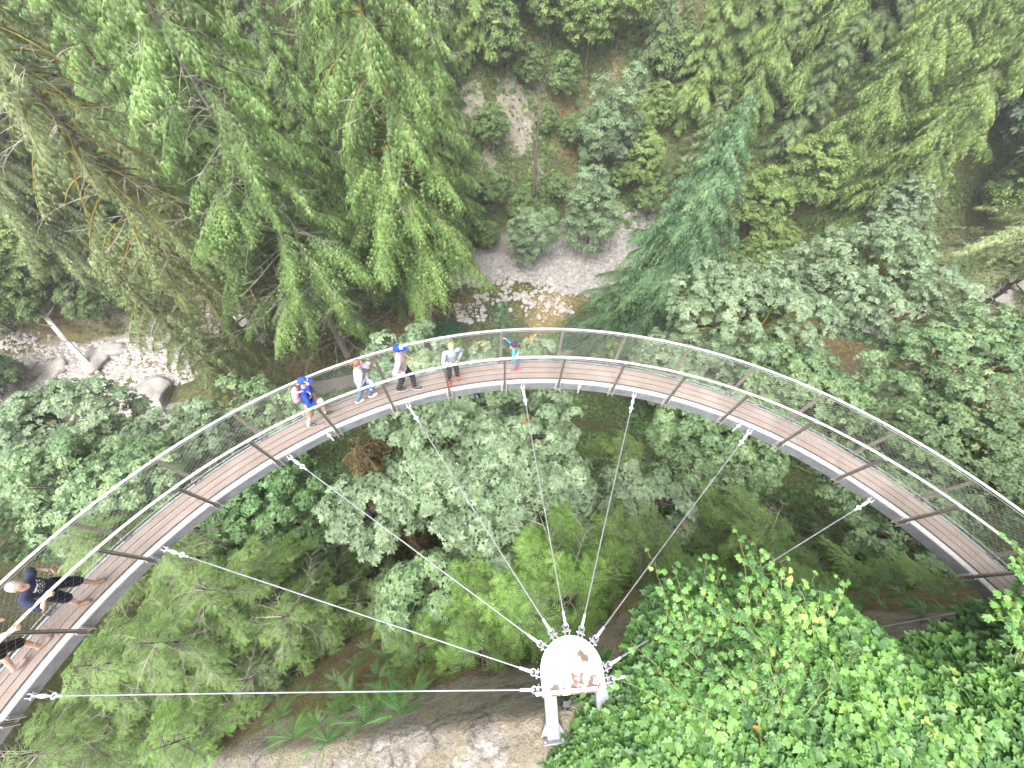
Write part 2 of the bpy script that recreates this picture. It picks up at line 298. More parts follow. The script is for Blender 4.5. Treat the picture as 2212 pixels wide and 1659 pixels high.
def terrain_mat():
    m, nt, b = M_('forest_slope_ground'); L = nt.links.new
    geo = node(nt, 'ShaderNodeNewGeometry')
    def noise(sc, det=6, stretch=None, rough=.6):
        n = node(nt, 'ShaderNodeTexNoise'); n.inputs['Scale'].default_value = sc; n.inputs['Detail'].default_value = det; n.inputs['Roughness'].default_value = rough
        if stretch:
            mp = node(nt, 'ShaderNodeMapping'); mp.inputs['Scale'].default_value = stretch; mp.inputs['Rotation'].default_value = (.2, .3, .45); L(geo.outputs['Position'], mp.inputs[0]); L(mp.outputs[0], n.inputs['Vector'])
        else: L(geo.outputs['Position'], n.inputs['Vector'])
        return n.outputs[0]
    def attr(nm): return node(nt, 'ShaderNodeAttribute', attribute_name=nm).outputs['Fac']
    def sharp(fac, nz_, k=4, amp=.9):
        a = node(nt, 'ShaderNodeMath', operation='SUBTRACT'); L(nz_, a.inputs[0]); a.inputs[1].default_value = .5
        c = node(nt, 'ShaderNodeMath', operation='MULTIPLY_ADD'); L(a.outputs[0], c.inputs[0]); c.inputs[1].default_value = amp; L(fac, c.inputs[2])
        d = node(nt, 'ShaderNodeMath', operation='MULTIPLY_ADD', use_clamp=True); L(c.outputs[0], d.inputs[0]); d.inputs[1].default_value = k; d.inputs[2].default_value = .5-k*.5
        return d.outputs[0]
    def mix(f, a, c):
        x = node(nt, 'ShaderNodeMix', data_type='RGBA'); L(f, x.inputs[0]); L(a, x.inputs[6]); L(c, x.inputs[7]); return x.outputs[2]
    n1 = noise(.5, 8); n2 = noise(3, 8); n3 = noise(12, 6); nr = noise(1.1, 10, (1, 3.2, 2.2), .7); nr2 = noise(.8, 5)
    floor = ramp(nt, [(.3, (.05, .04, .02)), (.5, (.075, .075, .03)), (.7, (.10, .12, .04))], n2)
    soil = ramp(nt, [(.28, (.07, .04, .028)), (.45, (.12, .07, .05)), (.58, (.17, .11, .08)), (.72, (.24, .175, .135)), (.85, (.34, .29, .25))], n2)
    soil = mix(sharp(nr2, n3, 6, .5), soil, ramp(nt, [(.3, (.08, .085, .03)), (.7, (.2, .19, .07))], n3))
    rock = ramp(nt, [(.28, (.10, .085, .075)), (.42, (.2, .18, .16)), (.52, (.26, .235, .205)), (.6, (.33, .31, .285)), (.75, (.44, .42, .4))], nr)
    vc = node(nt, 'ShaderNodeTexVoronoi', feature='DISTANCE_TO_EDGE'); vc.inputs['Scale'].default_value = 1.1; mpv = node(nt, 'ShaderNodeMapping'); mpv.inputs['Scale'].default_value = (.7, 2.2, 1.6); mpv.inputs['Rotation'].default_value = (.2, .3, .45)
    wv = node(nt, 'ShaderNodeMix', data_type='VECTOR'); wv.inputs[0].default_value = .12; L(geo.outputs['Position'], wv.inputs[4]); nv = node(nt, 'ShaderNodeTexNoise'); nv.inputs['Scale'].default_value = 1.5; nv.inputs['Detail'].default_value = 5; L(geo.outputs['Position'], nv.inputs['Vector']); vs = node(nt, 'ShaderNodeVectorMath', operation='SCALE'); L(nv.outputs['Color'], vs.inputs[0]); vs.inputs['Scale'].default_value = 6.; L(vs.outputs[0], wv.inputs[5])
    L(wv.outputs[1], mpv.inputs[0]); L(mpv.outputs[0], vc.inputs['Vector']); crk = ramp(nt, [(.0, (.3, .27, .24)), (.025, (.65, .63, .6)), (.07, (1, 1, 1))], vc.outputs['Distance'])
    fin = ramp(nt, [(.3, (.6, .58, .55)), (.5, (.95, .95, .95)), (.7, (1.15, 1.15, 1.15))], n3)
    for q_ in (crk, fin):
        mm = node(nt, 'ShaderNodeMix', data_type='RGBA', blend_type='MULTIPLY'); mm.inputs[0].default_value = .8; L(rock, mm.inputs[6]); L(q_, mm.inputs[7]); rock = mm.outputs[2]
    rock = mix(sharp(nr2, n2, 9, .25), rock, ramp(nt, [(.3, (.14, .12, .085)), (.6, (.26, .23, .17)), (.8, (.19, .2, .08))], n2))
    grav = ramp(nt, [(.3, (.09, .08, .065)), (.5, (.2, .18, .16)), (.7, (.33, .3, .28))], n3)
    sx = node(nt, 'ShaderNodeSeparateXYZ'); L(geo.outputs['Position'], sx.inputs[0]); uw = node(nt, 'ShaderNodeMath', operation='LESS_THAN'); L(sx.outputs['Z'], uw.inputs[0]); uw.inputs[1].default_value = -40.02
    vb = node(nt, 'ShaderNodeTexVoronoi'); vb.inputs['Scale'].default_value = 1.7; L(geo.outputs['Position'], vb.inputs['Vector'])
    bed = ramp(nt, [(.0, (.42, .34, .2)), (.3, (.3, .22, .09)), (.5, (.14, .1, .03)), (.8, (.06, .05, .02))], vb.outputs['Distance']); grav = mix(uw.outputs[0], grav, bed)
    c = mix(sharp(attr('soil'), n2), floor, soil); c = mix(sharp(attr('rock'), n2), c, rock); c = mix(sharp(attr('gravel'), n2), c, grav)
    L(c, b.inputs['Base Color']); b.inputs['Roughness'].default_value = .9; b.inputs['Specular IOR Level'].default_value = .25
    bp = node(nt, 'ShaderNodeBump'); bp.inputs['Strength'].default_value = .8; bp.inputs['Distance'].default_value = .12
    ad = node(nt, 'ShaderNodeMath', operation='ADD'); L(nr, ad.inputs[0]); L(n3, ad.inputs[1]); L(ad.outputs[0], bp.inputs['Height']); L(bp.outputs[0], b.inputs['Normal'])
    return m
terr.materials.append(terrain_mat())
to = bpy.data.objects.new('terrain', terr); COL.objects.link(to); tag(to, 'steep canyon ground of soil, rock and gravel', 'ground', kind='structure')
# river water
m, nt, b = M_('river_water'); b.inputs['Base Color'].default_value = (.10, .11, .05, 1); b.inputs['Roughness'].default_value = .04; b.inputs['IOR'].default_value = 1.33
b.inputs['Transmission Weight'].default_value = .82
geo = node(nt, 'ShaderNodeNewGeometry'); n = node(nt, 'ShaderNodeTexNoise'); n.inputs['Scale'].default_value = 1.6; n.inputs['Detail'].default_value = 3; nt.links.new(geo.outputs['Position'], n.inputs['Vector'])
bp = node(nt, 'ShaderNodeBump'); bp.inputs['Strength'].default_value = .25; bp.inputs['Distance'].default_value = .1; nt.links.new(n.outputs[0], bp.inputs['Height']); nt.links.new(bp.outputs[0], b.inputs['Normal'])
n2 = node(nt, 'ShaderNodeTexNoise'); n2.inputs['Scale'].default_value = .12; nt.links.new(geo.outputs['Position'], n2.inputs['Vector'])
nt.links.new(ramp(nt, [(.35, (.08, .22, .13)), (.5, (.35, .36, .18)), (.65, (.75, .62, .35))], n2.outputs[0]), b.inputs['Base Color'])
mb = MB(); xs = np.linspace(-125, 125, 90); rc = np.interp(xs, RX, RYc); hw = np.interp(xs, RX, RHW)+3.5
V = np.stack([np.stack([xs, rc-hw, np.full(90, RIV_Z)], -1), np.stack([xs, rc+hw, np.full(90, RIV_Z)], -1)], 1).reshape(-1, 3); i = np.arange(89)*2
mb.add(V, np.stack([i, i+2, i+3, i+1], -1)); tag(mb.build('river', m), 'dark green and brown clear river water', 'river', kind='structure')
# ------------------------------------------------------------------ curved walkway
STEEL = rough_mat('galvanised_steel', [(.3, g(.2, .205, .225)), (.6, g(.29, .295, .32)), (.8, g(.37, .375, .41))], 5, 5, .45, .1, .35, .5, bdist=.003)
WHITE = rough_mat('white_painted_steel', [(.3, g(.5, .5, .54)), (.7, g(.64, .64, .68))], 6, 4, .4, .08, .0, .5, bdist=.003)
RAILM = rough_mat('pale_handrail_metal', [(.3, g(.34, .32, .31)), (.7, g(.45, .43, .42))], 9, 4, .4, .08, .0, .5, bdist=.003)
BRONZE = rough_mat('brown_grey_post_metal', [(.3, g(.2, .18, .155)), (.7, g(.33, .3, .265))], 12, 4, .4, .1, .4, .6, bdist=.003)
BLACK = plain('black_plastic', (.012, .012, .014), .35)
DARKEDGE = plain('dark_edge_tone', (.05, .05, .055), .8)
WIRE = plain('netting_wire', (.30, .29, .26), .4, .6)
def deck_mat():
    m, nt, b = M_('pinkish_weathered_deck_board'); L = nt.links.new
    tc = node(nt, 'ShaderNodeTexCoord')
    n1 = node(nt, 'ShaderNodeTexNoise'); n1.inputs['Scale'].default_value = 1.1; n1.inputs['Detail'].default_value = 5; L(tc.outputs['Object'], n1.inputs['Vector'])
    n2 = node(nt, 'ShaderNodeTexNoise'); n2.inputs['Scale'].default_value = 45; n2.inputs['Detail'].default_value = 5; n2.inputs['Roughness'].default_value = .7; L(tc.outputs['Object'], n2.inputs['Vector'])
    a = ramp(nt, [(.25, (.165, .135, .115)), (.5, (.22, .178, .155)), (.75, (.285, .25, .225))], n1.outputs[0])
    c = ramp(nt, [(.25, (.62, .6, .58)), (.5, (.92, .92, .92)), (.72, (1.12, 1.12, 1.12))], n2.outputs[0])
    mx = node(nt, 'ShaderNodeMix', data_type='RGBA', blend_type='MULTIPLY'); mx.inputs[0].default_value = .55; L(a, mx.inputs[6]); L(c, mx.inputs[7])
    L(mx.outputs[2], b.inputs['Base Color']); b.inputs['Roughness'].default_value = .75; b.inputs['Specular IOR Level'].default_value = .25
    bp = node(nt, 'ShaderNodeBump'); bp.inputs['Strength'].default_value = .3; bp.inputs['Distance'].default_value = .004; L(n2.outputs[0], bp.inputs['Height']); L(bp.outputs[0], b.inputs['Normal'])
    return m
DECK = deck_mat()
WC = np.array([1.416, -4.091])
def wr(t): return 10.09+.182*np.cos(2*t)-.045*np.sin(2*t)
def wp(deg, off, z):
    t = np.radians(np.asarray(deg, float)); r = wr(t)+off
    return np.stack(np.broadcast_arrays(WC[0]+r*np.cos(t), WC[1]+r*np.sin(t), z), -1)
def wframe(deg):
    """radial, tangent (towards smaller angle), up"""
    t = math.radians(deg); a = wp(deg-.05, 0, 0); b_ = wp(deg+.05, 0, 0); tg = nz(a-b_); return np.array([-tg[1], tg[0], 0]), tg, np.array([0, 0, 1.])
T0, T1 = 14., 190.
def sweep(mb, prof, t0=T0, t1=T1, n=240, m=0, caps=True):
    """prof: closed list of (offset, z), swept along the arc"""
    ts = np.linspace(t0, t1, n); k = len(prof)
    V = np.stack([wp(ts, o, z) for o, z in prof], 1).reshape(-1, 3)
    i = np.arange(n-1)[:, None]; j = np.arange(k)[None]; j2 = (j+1) % k
    mb.add(V, np.stack([i*k+j, (i+1)*k+j, (i+1)*k+j2, i*k+j2], -1).reshape(-1, 4), .5, m)
    if caps: mb.F.append(np.arange(k)[None]+mb.n-len(V)); mb.A.append(np.array([.5])); mb.M.append(np.array([m]))
def rect(o0, o1, z0, z1): return [(o0, z0), (o1, z0), (o1, z1), (o0, z1)]
POSTS = [91.5+8.22*k for k in range(-9, 12)]
walk = empty('suspended_walkway', (0, 0, 0))
tag(walk, 'long curved narrow footbridge with pinkish boards, white rails and wire netting', 'footbridge')
for o0, o1 in ((-.231, -.086), (-.071, .071), (.086, .231)):
    mb = MB(); edges = [T0]+[p+1.1 for p in POSTS]+[T1]
    for a, b_ in zip(edges[:-1], edges[1:]): sweep(mb, rect(o0, o1, -.045, 0), a, b_-.025, 14)
    mb.build('deck_board', DECK, walk)
mb = MB(); sweep(mb, [(-.385, -.30), (-.375, -.30), (-.375, -.040), (-.262, -.040), (-.262, -.028), (-.385, -.028)]); sweep(mb, [(-.374, -.30), (-.30, -.30), (-.30, -.29), (-.374, -.29)]); mb.build('inner_beam', STEEL, walk); mb = MB(); sweep(mb, rect(-.37, -.262, -.0255, -.018)); mb.build('beam_cap', RAILM, walk)
mb = MB(); sweep(mb, [(.262, -.040), (.305, -.040), (.305, -.26), (.315, -.26), (.315, -.028), (.262, -.028)]); mb.build('outer_beam', STEEL, walk)
mb = MB(); sweep(mb, rect(-.259, -.236, -.06, -.012)); sweep(mb, rect(.236, .259, -.06, -.012)); mb.build('dark_edging', DARKEDGE, walk)  # dark strips along both deck edges
for k in np.arange(T0+2, T1, 4.11):
    mb = MB(); F3 = wframe(k); c = wp(k, -.03, -.12); box(mb, c, (.56, .05, .10), np.stack([F3[0], F3[1], F3[2]], 1)); mb.build('crossbeam', STEEL, walk)
def rprof(o, z, w, h, n=10): return [(o+w*math.cos(a)*(1 if abs(math.cos(a)) < .9 else .98), z+h*math.sin(a)) for a in np.linspace(0, 2*math.pi, n, endpoint=False)]
OI, OO = -.494, .300
for nm, o in (('handrail', OI), ('handrail', OO)):
    mb = MB(); sweep(mb, rprof(o, 1.3, .030, .016), n=300); mb.build(nm, RAILM, walk)
    mb = MB(); sweep(mb, rprof(o+(.02 if o < 0 else -.02), 1.245, .007, .007, 6), n=300); mb.build('rail_cable', STEEL, walk)
mb = MB(); sweep(mb, rprof(-.43, .62, .0035, .0035, 5), n=300); sweep(mb, rprof(.275, .10, .008, .008, 5), n=300); mb.build('guard_wire', STEEL, walk)
def bar(mb, a, b_, w, d, F3, m=0, tap=1.):
    """flat bar from a to b: w along the tangent, d along the radius"""
    R_, Tg = F3[0], F3[1]; V = []
    for p, s in ((a, 1.), (b_, tap)):
        for x, y in ((-1, -1), (1, -1), (1, 1), (-1, 1)): V.append(p+Tg*x*w/2*s+R_*y*d/2*s)
    mb.add(np.array(V), BOXF, .5, m)
for p in POSTS:
    F3 = wframe(p)
    mb = MB()
    for sg in (-1, 1): bar(mb, wp(p, -.425, -.16)+F3[1]*sg*.019, wp(p, OI+.01, 1.25)+F3[1]*sg*.019, .012, .055, F3)
    bar(mb, wp(p, -.42, -.2), wp(p, OI+.015, 1.2), .03, .012, F3)
    po = mb.build('post', BRONZE, walk)
    mb = MB()
    for sg in (-1, 1): bar(mb, wp(p, -.425, -.31)+F3[1]*sg*.052, wp(p, -.428, .0)+F3[1]*sg*.052, .012, .07, F3)
    bar(mb, wp(p, -.392, -.30), wp(p, -.392, -.05), .15, .012, F3)
    for sg in (-1, 1):
        for z in (-.1, -.24): bar(mb, wp(p, -.402, z)+F3[1]*sg*.062, wp(p, -.402, z+.02)+F3[1]*sg*.062, .018, .02, F3)
    mb.build('bracket', RAILM, po)
    mb = MB(); bar(mb, wp(p, OI+.008, 1.245), wp(p, OI, 1.287), .09, .05, F3); mb.build('rail_clamp', RAILM, po)
    mb = MB(); bar(mb, wp(p, .335, -.22), wp(p, OO, 1.27), .085, .014, F3, tap=.72)
    bar(mb, wp(p, .345, -.22), wp(p, OO+.012, 1.2), .012, .04, F3); bar(mb, wp(p, .327, .60), wp(p, .326, .625), .09, .03, F3); po = mb.build('post', BRONZE, walk)
    mb = MB()
    for sg in (-1, 1): bar(mb, wp(p, .318, -.24)+F3[1]*sg*.062, wp(p, .318, .06)+F3[1]*sg*.062, .012, .08, F3)
    bar(mb, wp(p, .33, -.25), wp(p, .33, -.03), .15, .012, F3); mb.build('bracket', STEEL, po)
# diamond wire netting, each bay woven between deck edge and rail
def net(o_bot, o_top, z0, z1, th, su=.12, sv=.045):
    mb = MB(); L = (T1-T0); arc = math.radians(L)*10.1; nu = int(arc/su); nv = int(round((z1-z0)/sv))
    us = np.linspace(T0, T1, 2*nu+1); P = []
    for ph in (0, 1):
        for k in range(nu*2+1):
            pass
    # zigzag wires that run along the arc, neighbours touching where they cross
    segA = []; segB = []
    for j in range(nv):
        za, zb = z0+(z1-z0)*j/nv, z0+(z1-z0)*(j+1)/nv; oa = o_bot+(o_top-o_bot)*j/nv; ob = o_bot+(o_top-o_bot)*(j+1)/nv
        A = wp(us, oa, za); B_ = wp(us, ob, zb)
        odd = (np.arange(len(us))+j) % 2
        Q = np.where(odd[:, None] == 0, A, B_); segA.append(Q[:-1]); segB.append(Q[1:])
    A = np.concatenate(segA); B_ = np.concatenate(segB)
    btube(mb, np.stack([A, B_], 1), np.full((len(A), 2), th), 3)
    return mb
net(.262, OO, .0, 1.24, .0016).build('outer_netting', WIRE, walk)
net(-.395, OI, -.02, 1.24, .0011, .14, .075).build('inner_netting', WIRE, walk)
# ------------------------------------------------------------------ anchor plate on the cliff
PL = np.array([1.17, -.50, .90]); PR = .505
BAR0, BAR1 = unp(1157, 1499, .86), unp(1327, 1482, .86)
bx = nz(BAR1-BAR0); by = np.array([-bx[1], bx[0], 0])
def rust_mat():
    m, nt, b = M_('white_paint_with_rust'); L = nt.links.new
    tc = node(nt, 'ShaderNodeTexCoord')
    n1 = node(nt, 'ShaderNodeTexNoise'); n1.inputs['Scale'].default_value = 9; n1.inputs['Detail'].default_value = 7; L(tc.outputs['Object'], n1.inputs['Vector'])
    def blob(c, s):
        v = node(nt, 'ShaderNodeVectorMath', operation='DISTANCE'); L(tc.outputs['Object'], v.inputs[0]); v.inputs[1].default_value = c
        a = node(nt, 'ShaderNodeMath', operation='MULTIPLY_ADD'); L(v.outputs['Value'], a.inputs[0]); a.inputs[1].default_value = -1/s; a.inputs[2].default_value = 1; return a.outputs[0]
    def mx(a, c):
        k = node(nt, 'ShaderNodeMath', operation='MAXIMUM'); L(a, k.inputs[0]); L(c, k.inputs[1]); return k.outputs[0]
    rb = mx(mx(mx(blob((.04, -.24, 0), .36), blob((-.25, -.27, 0), .22)), blob((.33, -.2, 0), .24)), blob((.17, .2, 0), .2))
    ad = node(nt, 'ShaderNodeMath', operation='MULTIPLY_ADD'); L(n1.outputs[0], ad.inputs[0]); ad.inputs[1].default_value = 2.2; ad.inputs[2].default_value = -1.38
    su = node(nt, 'ShaderNodeMath', operation='ADD'); L(rb, su.inputs[0]); L(ad.outputs[0], su.inputs[1])
    L(ramp(nt, [(0, (.66, .66, .69)), (.24, (.62, .6, .63)), (.29, (.3, .2, .2)), (.38, (.12, .06, .045)), (.7, (.075, .04, .03))], su.outputs[0]), b.inputs['Base Color'])
    b.inputs['Roughness'].default_value = .45; return m
RUST = rust_mat()
plate = empty('cable_anchor', tuple(PL)); tag(plate, 'white rust-stained half-round steel anchor plate on legs above the cliff', 'cable anchor')
def loc(p): return np.asarray(p, float)-PL
mb = MB(); out = [(-PR, -.30), (PR, -.30)]+[(PR*math.cos(a), PR*math.sin(a)*.97) for a in np.linspace(0, math.pi, 28)]
th = .035; k = len(out); ang = math.atan2(bx[1], bx[0])
def rotp(x, y, z): return np.array([x*math.cos(ang)-y*math.sin(ang), x*math.sin(ang)+y*math.cos(ang), z])
V = np.array([rotp(x, y, 0) for x, y in out]+[rotp(x, y, -th) for x, y in out]); i = np.arange(k); j = (i+1) % k
mb.add(V, [np.stack([i, i+k, j+k, j], -1), np.arange(k)[None], (np.arange(k)+k)[None, ::-1]])
for x in (-.40, .38): box(mb, rotp(x, -.2, .016), (.03, .30, .03), np.stack([rotp(1, 0, 0), rotp(0, 1, 0), np.array([0, 0, 1.])], 1))
mb.build('top_plate', RUST, plate)
mb = MB(); c = (BAR0+BAR1)/2; Lb = np.linalg.norm(BAR1-BAR0); Rb = np.stack([bx, by, np.array([0, 0, 1.])], 1)
box(mb, loc(c+[0, 0, .02]), (Lb, .05, .07), Rb); mb.build('cross_bar', WHITE, plate)
for sx in (-.40, .42):
    mb = MB(); a = c+bx*sx+by*-.0+np.array([0, 0, -.06]); b_ = a-by*.62+bx*.02+np.array([0, 0, -.42])
    dd = nz(b_-a); A3 = axes(dd); box(mb, loc((a+b_)/2), (np.linalg.norm(b_-a), .19, .14), A3)
    for s2 in (-1, 1):
        q = b_+A3[:, 1]*s2*.12-dd*.10; V = np.array([loc(q+A3[:, 1]*s2*-.03-dd*.17+A3[:, 2]*z) for z in (-.012, .012)]+[loc(q+A3[:, 1]*s2*.09+dd*.10+A3[:, 2]*z) for z in (-.012, .012)]+[loc(q-A3[:, 1]*s2*.03+dd*.10+A3[:, 2]*z) for z in (-.012, .012)])
        mb.add(V, [np.array([[0, 2, 4], [1, 5, 3]]), np.array([[0, 1, 3, 2], [2, 3, 5, 4], [4, 5, 1, 0]])])
    box(mb, loc(b_+dd*.0), (.03, .34, .26), A3)
    for s2 in (-1, 1):
        for s3 in (-1, 1): box(mb, loc(b_-dd*.03+A3[:, 1]*s2*.14+A3[:, 2]*s3*.10), (.04, .035, .035), A3)
    mb.build('leg', STEEL, plate)
# small black box of coiled cable under the plate
mb = MB(); q = unp(1222, 1520, .62)
box(mb, (0, 0, 0), (.10, .08, .12)); box(mb, (.06, .03, -.02), (.05, .05, .07))
for k2 in range(7):
    r_ = np.random.default_rng(k2); tt = np.linspace(0, 2*np.pi, 18); n_ = nz(r_.normal(size=3)); u_ = nz(np.cross(n_, [0, 0, 1])); v_ = np.cross(n_, u_); rr = r_.uniform(.05, .10)
    btube(mb, np.outer(np.cos(tt)*rr, u_)+np.outer(np.sin(tt)*rr, v_)+[0, -.04, -.05], .006, 5)
tag(mb.build('monitoring_camera', BLACK, loc=tuple(q)), 'small black device with coiled wires hanging under the white anchor plate', 'camera')
# stay cables
CABT = [163.4, 147.6, 131.2, 114.2, 96.9, 79.8, 62.7, 46.0, 30.4]
WORDS = ['running level to the far left edge', 'reaching the second bay from the left', 'meeting the deck below the person in the blue hoodie', 'meeting the deck below the man in the blue and white cap',
         'meeting the deck just below the small child', 'straight above the anchor, right of the child', 'going up right above the creeper stems', 'passing behind the tall yellow-green creeper shoots', 'ending beside the ivy at the right edge']
def torus(mb, c, n_, u_, R_, r_, a0=0, a1=2*math.pi, k=16):
    tt = np.linspace(a0, a1, k); w = np.cross(n_, u_)
    btube(mb, np.array(c)+np.outer(np.cos(tt)*R_, u_)+np.outer(np.sin(tt)*R_, w), r_, 7)
for i_, (t, wd) in enumerate(zip(CABT, WORDS)):
    B_ = wp(t, -.40, -.13); a0 = B_-PL; ca = math.atan2(a0[1], a0[0])
    al = math.radians(186-i_*24.0); E0 = PL+np.array([math.cos(al+ang), math.sin(al+ang), 0])*(PR+.02)+np.array([0, 0, -.02])
    if i_ in (0, 8): E0 = PL+rotp((-1 if i_ == 0 else 1)*(PR+.02), -.20 if i_ == 0 else -.16, -.02)
    if i_ in (1, 7): E0 = PL+rotp((-1 if i_ == 1 else 1)*(PR+.02), .0, -.02)
    d = nz(B_-E0); Lc = np.linalg.norm(B_-E0); A3 = axes(d); side = A3[:, 1]
    co = empty('stay_cable', tuple(E0)); tag(co, 'grey steel stay cable '+wd, 'cable', 'steel cables fanning out from the anchor plate')
    q = lambda s, y=0, z=0: A3[:, 0]*s+A3[:, 1]*y+A3[:, 2]*z
    mb = MB()
    for y in (-.035, .035): box(mb, q(.01, y), (.09, .02, .07), A3)
    btube(mb, np.stack([q(.03, -.075), q(.03, .075)]), .016, 8, cap=True)
    torus(mb, q(.10), A3[:, 2], A3[:, 0], .045, .014); mb.build('shackle', STEEL, co)
    mb = MB(); btube(mb, np.stack([q(.10), q(.16), q(.24), q(.26)]), np.array([[.016, .024, .024, .018]]), 10, cap=True)
    btube(mb, np.stack([q(.26), q(.33)]), .021, 10, cap=True); mb.build('socket', WHITE, co)
    mb = MB(); sag = np.linspace(.32, Lc-.60, 24); pts = np.stack([q(s) for s in sag]); pts[:, 2] -= .05*np.sin(np.pi*(sag-.32)/(Lc-.92)); btube(mb, pts, .0115, 8); mb.build('wire_rope', STEEL, co)
    mb = MB(); btube(mb, np.stack([q(Lc-.62), q(Lc-.50)]), .020, 8, cap=True); torus(mb, q(Lc-.46), A3[:, 2], A3[:, 0], .040, .014); torus(mb, q(Lc-.39), A3[:, 1], A3[:, 0], .040, .014)
    btube(mb, np.stack([q(Lc-.36), q(Lc-.30), q(Lc-.26), q(Lc-.18), q(Lc-.13)]), np.array([[.018, .034, .036, .030, .016]]), 8, cap=True)
    btube(mb, np.stack([q(Lc-.14), q(Lc-.04)]), .014, 8, cap=True); mb.build('turnbuckle', WHITE, co)
    mb = MB()
    for y in (-.03, .03): box(mb, q(Lc-.02, y), (.12, .014, .09), A3)
    btube(mb, np.stack([q(Lc-.05, -.06), q(Lc-.05, .06)]), .014, 8, cap=True); mb.build('lug', WHITE, co)
# small clamps on the beam, and black lamps under it
for t, wd in ((88.2, 'just right of the small child'), (125.6, 'under the person in the blue hoodie'), (64.4, 'at the right, left of a cable end')):
    F3 = wframe(t); mb = MB(); bar(mb, wp(t, -.385, -.02), wp(t, -.385, .05), .045, .06, F3); bar(mb, wp(t, -.41, -.40), wp(t, -.405, -.05), .03, .02, F3); bar(mb, wp(t, -.40, -.12), wp(t, -.40, -.09), .08, .05, F3)
    tag(mb.build('beam_clamp', WHITE), 'small white clamp hooked on the deck edge '+wd, 'clamp', 'clamps on the walkway beam')
LAMPS = [(103.9, .085, 'large round black floodlight under the deck below the grey sweatshirt'), (106.6, .04, 'tiny black lamp left of the big round floodlight'), (101.2, .035, 'tiny black lamp right of the big round floodlight'), (117.3, .05, 'small black lamp under the deck below the man in the cap'),
         (51.2, .055, 'small black lamp under the right part of the deck, lower one'), (53.6, .04, 'small black lamp under the right part of the deck, upper one'), (144.5, .045, 'small black lamp under the deck near the left cable')]
for t, r_, lb in LAMPS:
    F3 = wframe(t); c = wp(t, -.36, -.42 if r_ < .08 else -.50); e = empty('floodlight', tuple(c)); tag(e, lb, 'lamp', 'black lamps under the walkway')
    mb = MB(); d = nz(-F3[0]*.7+np.array([0, 0, -.3])+F3[1]*.2)
    btube(mb, np.stack([-d*r_*1.2, -d*r_*.6, d*r_*.7, d*r_*1.0]), np.array([[r_*.5, r_*.9, r_, r_*1.06]]), 14, cap=True); mb.build('housing', BLACK, e)
    mb = MB(); btube(mb, np.stack([d*r_*1.01, d*r_*1.06]), r_*.85, 14, cap=True); mb.build('lens', plain('lamp_glass', (.05, .05, .06), .1), e)
    mb = MB(); bar(mb, np.array([0, 0, r_*.6]), np.array([0, 0, .28 if r_ > .08 else .2])+F3[0]*.05, .03, .012, F3); mb.build('mount', BLACK, e)
